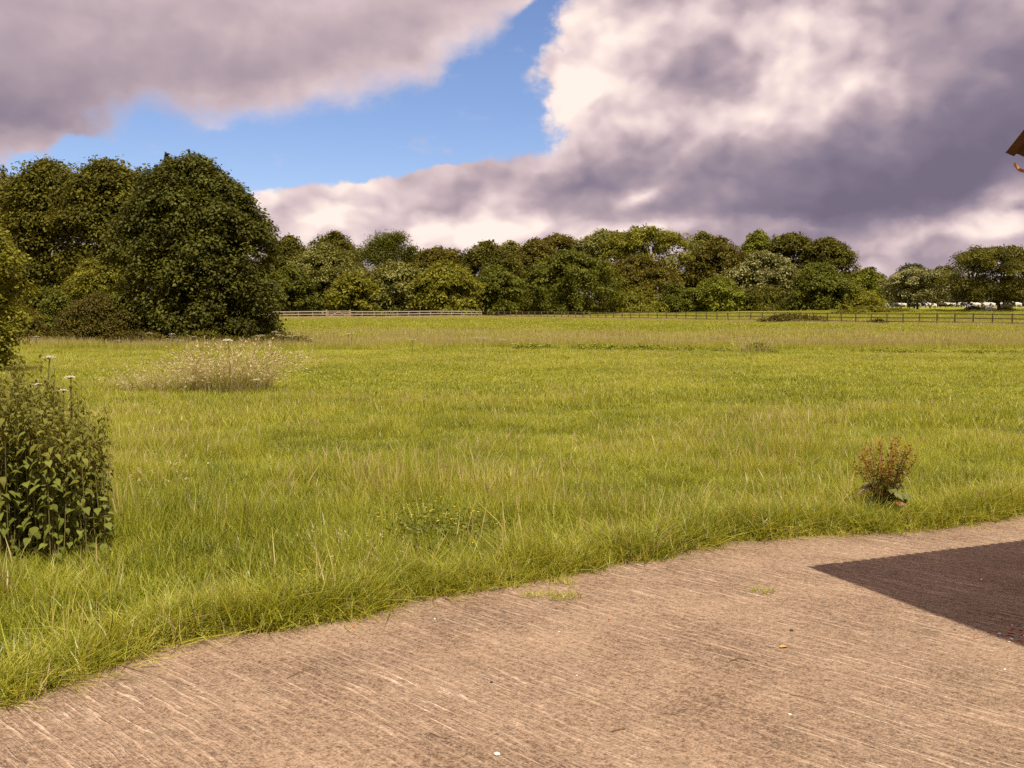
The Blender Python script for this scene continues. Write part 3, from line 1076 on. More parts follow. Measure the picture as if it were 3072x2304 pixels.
    pads = [(1150, 722, 70), (1192, 716, 62), (1120, 742, 66), (1190, 748, 76), (1236, 750, 34), (1105, 765, 60), (1160, 772, 90), (1222, 768, 50), (1150, 742, 70), (1170, 732, 70), (1130, 785, 80), (1195, 788, 90)]
    Cs = []
    for x, y, w in pads:
        c = at(x, y, d) - np.array([p[0], d, z]) + np.array([0, rng.uniform(-1.2, 1.2), 0])
        Cs.append(c)
        r = w / 2 / F * d
        n = int(1150 * w / 50)
        off = rng.normal(0, 1, (n, 3)) * np.array([r * .5, r * .5, r * .3])
        off[:, 2] += 0.12 * r
        V, Tt = leaves(c + off, nrm(rng.normal(0, .6, (n, 3)) + UP * .7), nrm(rng.normal(0, 1, (n, 3))), rng.uniform(.2, .40, n))
        Ts.append(Tt + sum(len(v) for v in Vs))
        Vs.append(V)
        tn.append(np.repeat(np.clip(rng.normal(.5, .2, n), 0, 1), 2))
    link('crown', mesh_from('crown', np.concatenate(Vs), np.concatenate(Ts), tint=np.concatenate(tn), mats=(M['green'],)), root)
    link('trunk', trunk_mesh(rng, 14, 8, np.array(Cs), .26, 9), root)

    # trees to the right of the wood
    tree('whitebeam_tree', 'pale silvery tree standing alone among the cows', 'tree', 2655, 2850, 806, 900, 175, 'silver', 'broad', 60, 12, 13, .30, .95, 201, spread=0.4)
    tree('oak_tree', 'big dark oak with a clear trunk at the right edge', 'tree', 2835, 3165, 740, 898, 150, 'olive', 'broad', 130, 11, 13, .30, 1.0, 202, core=60)
    gf = 'far trees behind the cows'
    tree('far_tree', 'far dark tree seen just right of the wood\'s end', 'tree', 2540, 2680, 806, 915, 330, 'far', 'mound', 60, 9, 10, .75, 1.8, 203, group=gf, core=90)
    tree('far_tree', 'far dark rounded tree behind the pale silvery one', 'tree', 2680, 2785, 797, 915, 330, 'far', 'broad', 60, 9, 10, .75, 1.8, 204, group=gf, core=90)
    tree('far_tree', 'far dark tree between the silvery tree and the big oak', 'tree', 2765, 2880, 802, 915, 335, 'far', 'broad', 60, 9, 10, .75, 1.8, 205, group=gf, core=90)
    tree('far_tree', 'far low tree glimpsed under the big oak\'s crown', 'tree', 2860, 3020, 830, 912, 340, 'far', 'mound', 60, 9, 10, .75, 1.8, 206, group=gf, core=90)
    tree('far_tree', 'far low tree at the right edge behind the big oak', 'tree', 3000, 3160, 825, 912, 345, 'far', 'mound', 60, 9, 10, .75, 1.8, 207, group=gf, core=90)
    # low shrubs at the oak's foot
    tree('low_shrub', 'low dark shrub left of the big oak\'s trunk', 'bush', 2890, 2950, 920, 936, 158, 'bramble', 'mound', 14, 8, 10, .2, .4, 208, bushy=True)
    tree('low_shrub', 'low dark shrub right of the big oak\'s trunk', 'bush', 2995, 3045, 918, 934, 158, 'bramble', 'mound', 14, 8, 10, .2, .4, 209, bushy=True)
    tree('low_shrub', 'long low weedy bank before the wood\'s right end', 'bush', 2500, 2740, 918, 940, 150, 'yellow', 'mound', 40, 8, 10, .2, .5, 210, bushy=True, depth=.4)


build_wood()


# ------------------------------------------------------------------ fences
def build_fences():
    bay = 1.83
    Lf = np.linalg.norm(FP2 - FP1)
    ext = 4
    n = int(Lf / bay)
    rz = math.atan2(fdir[1], fdir[0])
    root = empty('dark_fence', (FP1[0], FP1[1], float(terr(*FP1))))
    tag(root, 'dark three-rail fence running from the corner post to the right edge', 'fence')
    post = box_mesh('post', 0.11, 0.11, 1.40, M['post_dark'], 0.012)
    rail = box_mesh('rail', 1.0, 0.035, 0.095, M['post_dark'], origin='centre')
    rng = np.random.default_rng(3)
    inv = Vector(root.location)
    prev = None
    for k in range(n + ext):
        q = FP1 + fdir * (k * bay + 0.6)
        z = float(terr(q[0], q[1]))
        link('post', post, root, Vector((q[0], q[1], z - 0.25)) - inv, (rng.normal(0, .015), rng.normal(0, .015), rz + rng.normal(0, .05)))
        if prev is not None:
            for h in (1.06, 0.70, 0.34):
                a = Vector((prev[0], prev[1], prev[2] + h + rng.normal(0, .008)))
                b = Vector((q[0], q[1], z + h + rng.normal(0, .008)))
                dlt = b - a
                mid = (a + b) / 2 + Vector((-fnor[0], -fnor[1], 0)) * 0.073
                link('rail', rail, root, mid - inv, (0, -math.asin(dlt.z / dlt.length), math.atan2(dlt.y, dlt.x)), (dlt.length - 0.004, 1, 1))
        prev = (q[0], q[1], z)
    # pale fence to the left of the corner
    A = np.array([-5.0, 163.0])
    B = np.array([-32.5, 136.0])
    dv = (B - A) / np.linalg.norm(B - A)
    tot = np.linalg.norm(B - A)
    inv = Vector((A[0], A[1], float(terr(*A))))
    proot = empty('pale_fence', inv)
    tag(proot, 'pale timber fence in front of the wood, between corner post and field gate', 'fence')
    proot2 = empty('pale_fence', inv)
    tag(proot2, 'short pale timber fence from the field gate to the big sycamore', 'fence')
    ppost = box_mesh('post', 0.13, 0.13, 1.42, M['post_pale'], 0.012)
    gpost = box_mesh('gate_post', 0.20, 0.20, 1.62, M['post_pale'], 0.02)
    prail = box_mesh('rail', 1.0, 0.045, 0.13, M['rail_pale'], origin='centre')
    # where the gate stands, from the photograph
    def t_at(px):
        best = min(np.linspace(0, tot, 800), key=lambda t: abs((A + dv * t)[0] / (A + dv * t)[1] * F + 1536 - px))
        return best
    tg0, tg1 = t_at(1051), t_at(981)
    side = np.array([dv[1], -dv[0]])
    if side[1] > 0:
        side = -side

    def run(t0, t1, rt, step=2.2):
        k = max(1, round((t1 - t0) / step))
        prev = None
        for i in range(k + 1):
            t = t0 + (t1 - t0) * i / k
            q = A + dv * t
            z = float(terr(*q))
            end = (abs(t - tg0) < .01 or abs(t - tg1) < .01)
            link('gate_post' if end else 'post', gpost if end else ppost, rt, Vector((q[0], q[1], z - .25)) - inv, (0, 0, math.atan2(dv[1], dv[0])))
            if prev is not None:
                for h in (1.10, 0.72, 0.34):
                    a = Vector((prev[0], prev[1], prev[2] + h))
                    b = Vector((q[0], q[1], z + h + rng.normal(0, .01)))
                    dl = b - a
                    mid = (a + b) / 2 + Vector((side[0], side[1], 0)) * 0.09
                    link('rail', prail, rt, mid - inv, (0, -math.asin(dl.z / dl.length), math.atan2(dl.y, dl.x)), (dl.length - .004, 1, 1))
            prev = (q[0], q[1], z)
    run(0.0, tg0, proot)
    run(tg1, tot + 3, proot2)
    # corner posts, side by side
    q = A + dv * (t_at(1440))
    cp = link('corner_post', box_mesh('corner_post', .22, .22, 1.75, M['post_dark'], .02), proot, Vector((q[0] + .0, q[1] - .2, float(terr(*q)) - .25)) - inv)
    # five-bar gate
    g0 = A + dv * (tg0 + 0.16)
    g1 = A + dv * (tg1 - 0.16)
    gl = np.linalg.norm(g1 - g0)
    gr = empty('field_gate', (g0[0], g0[1], float(terr(*g0)) + .08), math.atan2(dv[1], dv[0]))
    tag(gr, 'pale five-bar field gate with diagonal brace set in the pale fence', 'gate')
    bar = box_mesh('bar', gl, 0.035, 0.10, M['rail_pale'], origin='centre')
    for h in (0.15, 0.36, 0.58, 0.82, 1.08):
        link('bar', bar, gr, (gl / 2, 0, h))
    stile = box_mesh('stile', 0.10, 0.06, 1.10, M['rail_pale'], 0.008)
    link('stile', stile, gr, (0.05, 0.05, 0.06))
    link('stile', stile, gr, (gl - 0.05, 0.05, 0.06))
    bl = math.hypot(gl * .5, .9)
    br = box_mesh('brace', bl, 0.03, 0.10, M['rail_pale'], origin='centre')
    link('brace', br, gr, (gl * .27, 0.04, 0.6), (0, -math.atan2(.9, gl * .5), 0))
    link('brace', br, gr, (gl * .73, 0.04, 0.6), (0, math.atan2(.9, gl * .5), 0))


build_fences()


# ------------------------------------------------------------------ cows
def cow_material():
    m, nt, bs = base_mat('cow_hide')
    tc = nt.new('ShaderNodeTexCoord')
    oi = nt.new('ShaderNodeObjectInfo')
    off = nt.new('ShaderNodeCombineXYZ')
    for i in range(3):
        nt.put(off.inputs[i], nt.m('MULTIPLY', oi.outputs['Random'], 37.0 + 11 * i))
    nz = nt.noise(nt.vm('ADD', tc.outputs['Object'], off.outputs[0]), 1.25, 2.0, 0.5)
    sep = nt.new('ShaderNodeSeparateColor')
    nt.l.new(oi.outputs['Color'], sep.inputs[0])
    thr = nt.m('SUBTRACT', nz, sep.outputs[0])
    k = nt.mr(thr, -0.01, 0.01)
    nt.put(bs.inputs['Base Color'], nt.mix(k, (0.58, 0.52, 0.45, 1), (0.030, 0.022, 0.018, 1)))
    bs.inputs['Roughness'].default_value = 0.75
    return m


def skin_mesh(name, verts, edges, radii, mat, root=0):
    me = bpy.data.meshes.new(name + '_skeleton')
    me.from_pydata(verts, edges, [])
    o = bpy.data.objects.new(name + '_skeleton', me)
    col.objects.link(o)
    md = o.modifiers.new('skin', 'SKIN')
    for i, r in enumerate(radii):
        sv = me.skin_vertices[0].data[i]
        sv.radius = r if isinstance(r, tuple) else (r, r)
        sv.use_root = (i == root)
    o.modifiers.new('sub', 'SUBSURF').levels = 1
    dg = bpy.context.evaluated_depsgraph_get()
    dg.update()
    out = bpy.data.meshes.new_from_object(o.evaluated_get(dg))
    out.name = name
    bpy.data.objects.remove(o)
    out.materials.clear()
    out.materials.append(mat)
    out.polygons.foreach_set('use_smooth', np.ones(len(out.polygons), dtype=bool))
    return out


def cow_mesh(name, pose):
    # faces +x ; trunk, neck, head, four legs, tail
    if pose == 'lying':
        dz = -0.62
    else:
        dz = 0.0
    v = [(-.75, 0, 1.12 + dz), (-.35, 0, 1.05 + dz), (.1, 0, 1.0 + dz), (.5, 0, 1.05 + dz), (.80, 0, 1.15 + dz)]
    r = [(.24, .27), (.31, .36), (.34, .40), (.31, .36), (.20, .26)]
    e = [(0, 1), (1, 2), (2, 3), (3, 4)]
    if pose == 'grazing':
        v += [(1.10, 0, .85), (1.28, 0, .48), (1.36, 0, .22), (1.42, 0, .10)]
    else:
        v += [(1.08, 0, 1.33 + dz), (1.26, 0, 1.48 + dz), (1.48, 0, 1.36 + dz), (1.62, 0, 1.25 + dz)]
    r += [(.15, .19), (.13, .15), (.11, .12), (.085, .085)]
    e += [(4, 5), (5, 6), (6, 7), (7, 8)]
    # ears
    k = len(v)
    hx, hz = v[6][0], v[6][2]
    v += [(hx + .02, .22, hz + .06), (hx + .02, -.22, hz + .06)]
    r += [.035, .035]
    e += [(6, k), (6, k + 1)]
    for sy in (-1, 1):
        k = len(v)
        if pose == 'lying':
            v += [(.55, .24 * sy, .22), (.85, .30 * sy, .10), (.55, .34 * sy, .08)]
            v += [(-.70, .26 * sy, .24), (-.35, .40 * sy, .10), (-.70, .45 * sy, .08)]
        else:
            v += [(.55, .20 * sy, .72), (.57, .20 * sy, .40), (.55, .20 * sy, .04)]
            v += [(-.70, .20 * sy, .78), (-.80, .20 * sy, .45), (-.72, .20 * sy, .04)]
        r += [.13, .075, .06, .16, .08, .06]
        e += [(3, k), (k, k + 1), (k + 1, k + 2), (0, k + 3), (k + 3, k + 4), (k + 4, k + 5)]
    k = len(v)
    v += [(-.98, 0, 1.20 + dz), (-1.04, 0, .8 + dz * .6), (-1.02, 0, .5 + dz * .3)]
    r += [.045, .03, .05]
    e += [(0, k), (k, k + 1), (k + 1, k + 2)]
    return skin_mesh(name, v, e, r, M['cow'], 2)


def build_cows():
    M['cow'] = cow_material()
    ms = {'stand': cow_mesh('cow_standing', 'stand'), 'graze': cow_mesh('cow_grazing', 'grazing'), 'lie': cow_mesh('cow_lying', 'lying')}
    C = [  # px x, ground px y, pose, heading deg, white share, label
        (2656, 923, 'stand', 180, .62, 'white cow leftmost of the herd by the wood\'s end'),
        (2687, 923, 'graze', 0, .46, 'black and white cow second from the left of the herd'),
        (2708, 924, 'stand', 160, .66, 'white cow just left of the pale silvery tree\'s trunk'),
        (2735, 931, 'stand', 20, .30, 'dark cow nearest under the left of the pale silvery tree'),
        (2751, 922, 'stand', 190, .60, 'white-backed cow behind the dark one under the silvery tree'),
        (2786, 922, 'graze', 0, .55, 'pale cow half hidden behind the silvery tree\'s foliage'),
        (2798, 930, 'stand', 200, .64, 'large white cow below the right side of the silvery tree'),
        (2828, 924, 'graze', 180, .28, 'dark cow in the gap left of the big oak'),
        (2850, 922, 'stand', 170, .60, 'white cow first left under the big oak\'s crown'),
        (2871, 923, 'stand', 10, .62, 'white cow second left under the big oak\'s crown'),
        (2891, 921, 'graze', 180, .44, 'small dark-headed cow behind the oak\'s left shrub'),
        (2930, 925, 'stand', 180, .68, 'big white cow arching left of the oak\'s trunk'),
        (2953, 928, 'graze', 30, .56, 'pinkish-white grazing cow close left of the oak\'s trunk'),
        (2972, 927, 'stand', 175, .66, 'white cow touching the oak\'s trunk from the left'),
        (2969, 935, 'lie', 180, .64, 'white cow lying at the foot of the oak\'s trunk'),
        (3005, 922, 'stand', 0, .54, 'white-faced cow first right of the oak\'s trunk'),
        (3022, 928, 'graze', 180, .26, 'dark cow second right of the oak\'s trunk'),
        (3053, 925, 'stand', 190, .68, 'white cow rightmost of the herd at the picture\'s edge'),
    ]
    for x, y, pose, hd, wt, lb in C:
        # distance found from where the rising ground meets that line of sight
        best = min(np.linspace(150, 300, 400), key=lambda d: abs(at(x, y, d)[2] - float(terr(at(x, y, d)[0], d))))
        d = float(np.clip(best, 150, 225)) if y > 927 else float(np.clip(best, 195, 235))
        p = at(x, y, d)
        o = link('cow', ms[pose], None, (p[0], d, float(terr(p[0], d))), (0, 0, math.radians(hd)))
        o.scale = (.88, .88, .88)
        o.color = (wt - .07, 0, 0, 1)
        tag(o, lb, 'cow', 'cows in the far field')


build_cows()


# ------------------------------------------------------------------ grass
def blade_patch(name, rng, n, radius, hmin, hmax, width, tint, seed_share=0.0, segs=3, lean=0.35, tspread=0.16, seed_tint=0.9, square=False):
    if square:
        xy = rng.uniform(-radius, radius, (n, 2))
    else:
        r = radius * np.sqrt(rng.uniform(0, 1, n))
        t = rng.uniform(0, 2 * np.pi, n)
        xy = np.stack([r * np.cos(t), r * np.sin(t)], 1)
    seed = rng.uniform(0, 1, n) < seed_share
    h = rng.uniform(hmin, hmax, n) * np.where(seed, 1.45, 1.0)
    ang = rng.uniform(0, 2 * np.pi, n)
    ln = lean * rng.uniform(0.15, 1.6, n) * np.where(seed, 0.55, 1.0)
    dirv = np.stack([np.cos(ang), np.sin(ang), np.zeros(n)], 1)
    sang = ang + np.pi / 2 + rng.normal(0, 0.6, n)
    side = np.stack([np.cos(sang), np.sin(sang), np.zeros(n)], 1)
    w = width * rng.uniform(0.6, 1.35, n) * np.where(seed, 0.42, 1.0)
    base = np.concatenate([xy, np.full((n, 1), -0.015)], 1)
    rows = []
    ts = np.linspace(0, 1, segs + 1)
    for t in ts:
        c = base + UP * (h * (t - 0.30 * ln * t * t))[:, None] + dirv * (h * ln * t ** 1.8)[:, None]
        ww = w * (1 - t ** 1.6) * 0.5 + w * 0.03
        ww = np.where(seed & (t > 0.62), w * (1.7 if t < 0.98 else 0.5), ww)
        rows.append((c - side * ww[:, None], c + side * ww[:, None]))
    V = np.stack([v for pr in rows for v in pr], 1)       # n, 2*(segs+1), 3
    m = 2 * (segs + 1)
    V = V.reshape(-1, 3)
    o = np.arange(n) * m
    Q = []
    for s in range(segs):
        a = o + 2 * s
        Q.append(np.stack([a, a + 1, a + 3, a + 2], 1))
    Q = np.stack(Q, 1).reshape(-1, 4)
    tn = np.clip(rng.normal(tint, tspread, n), 0.0, 0.70)
    tn = np.where(rng.uniform(0, 1, n) < 0.045, rng.uniform(.75, .92, n), tn)
    tt = np.repeat(tn[:, None], segs, 1)
    if seed_share:
        tt[seed] = seed_tint - 0.18 + rng.uniform(0, .06, (int(seed.sum()), 1))
        tt[seed, -1] = seed_tint + rng.uniform(-.06, .06, int(seed.sum()))
        if segs > 2:
            tt[seed, -2] = seed_tint
    return mesh_from(name, V, Q, tint=tt.ravel(), mats=(M['grass'],))


def scatter(name, label, cat, variants, pts, rot, scl, idx):
    """one 'stuff' object: instances of the patch meshes on points"""
    src = bpy.data.collections.new(name + '_patches')
    for i, me in enumerate(variants):
        src.objects.link(bpy.data.objects.new('%s_patch_%02d' % (name, i), me))
    me = bpy.data.meshes.new(name)
    me.vertices.add(len(pts))
    me.vertices.foreach_set('co', np.asarray(pts, np.float32).ravel())
    a = me.attributes.new('rot', 'FLOAT_VECTOR', 'POINT')
    a.data.foreach_set('vector', np.asarray(rot, np.float32).ravel())
    a = me.attributes.new('scl', 'FLOAT_VECTOR', 'POINT')
    a.data.foreach_set('vector', np.asarray(scl, np.float32).ravel())
    a = me.attributes.new('idx', 'INT', 'POINT')
    a.data.foreach_set('value', np.asarray(idx, np.int32))
    o = link(name, me)
    tag(o, label, cat, kind='stuff')
    ng = bpy.data.node_groups.new(name + '_nodes', 'GeometryNodeTree')
    ng.interface.new_socket('Geometry', in_out='INPUT', socket_type='NodeSocketGeometry')
    ng.interface.new_socket('Geometry', in_out='OUTPUT', socket_type='NodeSocketGeometry')
    n = ng.nodes
    gi = n.new('NodeGroupInput')
    go = n.new('NodeGroupOutput')
    iop = n.new('GeometryNodeInstanceOnPoints')
    ci = n.new('GeometryNodeCollectionInfo')
    ci.inputs['Collection'].default_value = src
    ci.inputs['Separate Children'].default_value = True
    ci.inputs['Reset Children'].default_value = True

    def na(nm, tp):
        q = n.new('GeometryNodeInputNamedAttribute')
        q.data_type = tp
        q.inputs[0].default_value = nm
        return q.outputs[0]
    ng.links.new(gi.outputs[0], iop.inputs['Points'])
    ng.links.new(ci.outputs[0], iop.inputs['Instance'])
    iop.inputs['Pick Instance'].default_value = True
    ng.links.new(na('idx', 'INT'), iop.inputs['Instance Index'])
    e2r = n.new('FunctionNodeEulerToRotation')
    ng.links.new(na('rot', 'FLOAT_VECTOR'), e2r.inputs[0])
    ng.links.new(e2r.outputs[0], iop.inputs['Rotation'])
    ng.links.new(na('scl', 'FLOAT_VECTOR'), iop.inputs['Scale'])
    ng.links.new(iop.outputs[0], go.inputs[0])
    md = o.modifiers.new('scatter', 'NODES')
    md.node_group = ng
    return o


def vnoise(x, y, scale, seed=0):
    """cheap smooth value noise"""
    rng = np.random.default_rng(seed)
    g = rng.uniform(0, 1, (64, 64))
    X = np.asarray(x) / scale
    Y = np.asarray(y) / scale
    xi = np.floor(X).astype(int)
    yi = np.floor(Y).astype(int)
    fx = smooth01(X - xi)
    fy = smooth01(Y - yi)
    def s(i, j):
        return g[(xi + i) % 64, (yi + j) % 64]
    return (s(0, 0) * (1 - fx) + s(1, 0) * fx) * (1 - fy) + (s(0, 1) * (1 - fx) + s(1, 1) * fx) * fy


def rough_strip(x, y):
    """1 inside the uncut strips"""
    s = (x - FP1[0]) * fnor[0] + (y - FP1[1]) * fnor[1]
    wav = (vnoise(x, y, 6.0, 4) - .5) * 5
    a = smooth01((y - 37.0 - wav * .4) / 4) * (1 - smooth01((y - 57 - wav) / 8))
    b = smooth01((s + 11 + wav) / 6) * (1 - smooth01((s - 3) / 3))
    lf = (x < -4) & (y > 118)
    dvx = (y - (163 + (x + 5) * 0.98))
    c = np.where(x < -3, smooth01((dvx + 14 + wav) / 6) * (1 - smooth01((dvx - 3) / 3)), 0)
    return np.clip(np.maximum(np.maximum(a, b), c), 0, 1)


def build_grass():
    rng = np.random.default_rng(21)
    near = [
        blade_patch('n0', rng, 420, .24, .10, .26, .0056, .36, .00, lean=.55),
        blade_patch('n1', rng, 420, .24, .12, .29, .0052, .40, .02, lean=.5),
        blade_patch('n2', rng, 400, .24, .14, .31, .0050, .43, .03, lean=.5, seed_tint=.82),
        blade_patch('n3', rng, 440, .24, .07, .18, .0062, .33, .00, lean=.7),
        blade_patch('n4', rng, 380, .24, .15, .33, .0048, .46, .05, lean=.5, seed_tint=.82),
        blade_patch('n5', rng, 420, .24, .10, .22, .0068, .28, .00, lean=.6),
        blade_patch('n6', rng, 120, .11, .06, .16, .0052, .30, .00, lean=.8),      # small edge tufts
        blade_patch('n7', rng, 90, .10, .08, .22, .0048, .40, .03, lean=.9),
        blade_patch('n8', rng, 70, .13, .05, .15, .0045, .66, .0, lean=1.6, tspread=.05),   # dead thatch
        blade_patch('n9', rng, 150, .15, .16, .36, .0048, .38, .06, lean=.7, seed_tint=.82),  # straggling clump
    ]
    pts, rot, scl, idx = [], [], [], []

    def put(x, y, i, s, tilt=0.06):
        z = terr(x, y)
        n = len(x)
        pts.append(np.stack([x, y, z], 1))
        rot.append(np.stack([rng.normal(0, tilt, n), rng.normal(0, tilt, n), rng.uniform(0, 6.28, n)], 1))
        scl.append(s if s.ndim == 2 else np.stack([s, s, s], 1))
        idx.append(i)

    # near field 3..15 m
    gx, gy = np.meshgrid(np.arange(-12, 13, .235), np.arange(2.0, 15.5, .235))
    x = gx.ravel() + rng.uniform(-.12, .12, gx.size)
    y = gy.ravel() + rng.uniform(-.12, .12, gx.size)
    e = edge_sd(x, y)
    k = (e > .10 + .34 * vnoise(x, y, .7, 15)) & (np.abs(x) < .66 * y + 2.2)
    x, y, e = x[k], y[k], e[k]
    v = vnoise(x, y, 1.4, 1) * .6 + vnoise(x, y, .5, 2) * .4
    i = np.select([v < .30, v < .42, v < .55, v < .68], [3, 5, 0, 1], 2)
    i = np.where((v > .74), 4, i)
    i = np.where((e < .6) & (rng.uniform(0, 1, len(x)) < .5), rng.choice([0, 3, 5], len(x)), i)
    hs = .34 + .85 * vnoise(x, y, .9, 3) + .45 * vnoise(x, y, .38, 9) + .10 * rng.normal(0, 1, len(x))
    hs *= .42 + .58 * smooth01((e - .1) / (.5 + .9 * vnoise(x, y, .8, 14)))
    hs *= 1 - .38 * smooth01((y - 7.5) / 6)
    s = np.stack([np.ones_like(hs), np.ones_like(hs), np.clip(hs, .4, 1.5)], 1)
    put(x, y, i, s)
    # edge tufts, lolling over the concrete
    N = 2600
    x = rng.uniform(-5, 8, N)
    wob = (vnoise(x, x * 0, .75, 8) - .5) * .26 + (vnoise(x, x * 0, .22, 18) - .5) * .12
    e = np.abs(rng.normal(0, .11, N)) + .03 + wob
    y = np.interp(x, EX, EY) + e * 1.15
    put(x, y, rng.choice([6, 6, 7, 8], N), rng.uniform(.6, 1.5, N), .25)
    N = 240
    x = rng.uniform(-5, 8, N)
    y = np.interp(x, EX, EY) + .12 + np.abs(rng.normal(0, .22, N))
    put(x, y, np.full(N, 9), rng.uniform(.45, .95, N) * (.6 + .6 * vnoise(x, y, .6, 19)), .22)
    N = 500
    x = rng.uniform(-5, 8, N)
    y = np.interp(x, EX, EY) + rng.normal(.04, .07, N)
    put(x, y, np.full(N, 8), rng.uniform(.5, 1.1, N), .15)
    scatter('grass', 'long green meadow grass with seed heads along the concrete', 'grass', near, np.concatenate(pts), np.concatenate(rot), np.concatenate(scl), np.concatenate(idx))

    # middle field 14..42 m
    pts.clear(); rot.clear(); scl.clear(); idx.clear()
    midv = [
        blade_patch('m0', rng, 520, .62, .08, .19, .011, .38, .0, 2, lean=.5),
        blade_patch('m1', rng, 520, .62, .10, .22, .011, .42, .01, 2, lean=.5),
        blade_patch('m2', rng, 480, .62, .12, .26, .010, .44, .015, 2, lean=.5, seed_tint=.82),
        blade_patch('m3', rng, 520, .62, .08, .17, .012, .33, .0, 2, lean=.5),
        blade_patch('m4', rng, 400, .62, .16, .34, .010, .42, .18, 2, seed_tint=.89),
    ]
    gx, gy = np.meshgrid(np.arange(-31, 31, .42), np.arange(13.6, 43, .42))
    x = gx.ravel() + rng.uniform(-.22, .22, gx.size)
    y = gy.ravel() + rng.uniform(-.22, .22, gx.size)
    k = np.abs(x) < .62 * y + 2.5
    x, y = x[k], y[k]
    N = len(x)
    v = vnoise(x, y, 3.2, 5) * .6 + vnoise(x, y, 1.1, 6) * .4
    i = np.select([v < .36, v < .50, v < .72], [3, 0, 1], 2)
    rs = rough_strip(x, y)
    i = np.where(rng.uniform(0, 1, N) < rs * (.15 + .75 * vnoise(x, y, 2.7, 16)), 4, i)
    hs = (.55 + .6 * vnoise(x, y, 2.2, 7)) * np.where(y > 22, .62, 1 - .38 * smooth01((y - 14) / 8))
    hs = np.where(i == 4, .9 + .3 * rng.uniform(0, 1, N), hs)
    put(x, y, i, np.stack([np.ones(N), np.ones(N), hs], 1))
    scatter('grass', 'short green sward across the middle of the meadow', 'grass', midv, np.concatenate(pts), np.concatenate(rot), np.concatenate(scl), np.concatenate(idx))

    # far field 42..260 m
    pts.clear(); rot.clear(); scl.clear(); idx.clear()
    farv = [
        blade_patch('f0', rng, 650, 1.7, .08, .15, .034, .36, .0, 1),
        blade_patch('f1', rng, 650, 1.7, .09, .17, .034, .41, .0, 1),
        blade_patch('f2', rng, 560, 1.7, .10, .19, .032, .45, .01, 1),
        blade_patch('f3', rng, 620, 1.7, .14, .30, .022, .44, .23, 2, seed_tint=.91),
    ]
    N = 15000
    y = np.sqrt(rng.uniform(40 ** 2, 175 ** 2, N))
    x = rng.uniform(-1, 1, N) * (.60 * y + 3)
    v = vnoise(x, y, 9, 11) * .6 + vnoise(x, y, 3, 12) * .4
    i = np.select([v < .42, v < .62], [0, 1], 2)
    rs = rough_strip(x, y)
    i = np.where(rng.uniform(0, 1, N) < rs * (.12 + .8 * vnoise(x, y, 5.0, 17)), 3, i)
    hs = np.where(i == 3, .75 + .5 * vnoise(x, y, 2.5, 13), .9)
    put(x, y, i, np.stack([np.ones(N), np.ones(N), hs], 1))
    scatter('grass', 'far grass with brown uncut strips before the fences', 'grass', farv, np.concatenate(pts), np.concatenate(rot), np.concatenate(scl), np.concatenate(idx))


build_grass()


# ------------------------------------------------------------------ undergrowth in the wood's shade
def build_undergrowth():
    rng = np.random.default_rng(31)
    px = rng.uniform(815, 2560, 900)
    d = np.where(px < 1440, rng.uniform(186, 200, 900), rng.uniform(207, 222, 900))
    C = []
    for x, dd in zip(px, d):
        p = at(x, HORIZON, dd)
        C.append((p[0], dd, float(terr(p[0], dd))))
    C = np.array(C)
    k = 34
    n = len(C) * k
    ci = np.repeat(np.arange(len(C)), k)
    off = rng.normal(0, 1, (n, 3)) * np.array([.8, .8, .0])
    P = C[ci] + off
    P[:, 2] = C[ci][:, 2] + np.abs(rng.normal(0, 1.0, n)) + .1
    V, T = leaves(P, nrm(rng.normal(0, .6, (n, 3)) + UP * .5 - np.array([0, .4, 0])), nrm(rng.normal(0, 1, (n, 3))), rng.uniform(.4, .8, n))
    o = link('undergrowth', mesh_from('undergrowth', V, T, tint=np.repeat(np.clip(rng.normal(.4, .15, n), 0, 1), 2), mats=(M['bramble'],)))
    tag(o, 'dark tangled undergrowth between the trunks of the wood', 'undergrowth', kind='stuff')


build_undergrowth()


# ------------------------------------------------------------------ nettle patch at the left
LEAF_T = [0.0, 0.07, 0.20, 0.38, 0.58, 0.78, 1.0]
LEAF_W = [0.0, 0.19, 0.32, 0.36, 0.29, 0.15, 0.0]


def broad_leaf(name, rng, mat, length=1.0, wide=1.0, droop=0.35, tint=0.5, wave=0.0):
    """unit leaf along +x, midrib folded, tip drooping, toothed edge"""
    V = []
    Fc = []
    for i, (t, w) in enumerate(zip(LEAF_T, LEAF_W)):
        z = 0.06 * math.sin(t * math.pi) - droop * t * t
        w *= wide * (1 + rng.uniform(-.08, .08))
        jag = 0.03 if i % 2 else -0.02
        wv = wave * math.sin(i * 2.1)
        V += [(t * length, 0, z), (t * length - jag, w, z + 0.10 * w + wv * w), (t * length - jag, -w, z + 0.10 * w - wv * w)]
    for i in range(len(LEAF_T) - 1):
        a = i * 3
        b = a + 3
        Fc += [(a, b, b + 1, a + 1), (a, a + 2, b + 2, b)]
    return mesh_from(name, V, Fc, tint=[tint] * len(Fc), mats=(mat,))


def frame_matrix(p, d, up, size):
    d = Vector(d).normalized()
    y = Vector(up).cross(d).normalized()
    z = d.cross(y)
    m = Matrix(((d.x, y.x, z.x), (d.y, y.y, z.y), (d.z, y.z, z.z))).to_4x4()
    return Matrix.Translation(Vector(p)) @ m @ Matrix.Scale(size, 4)


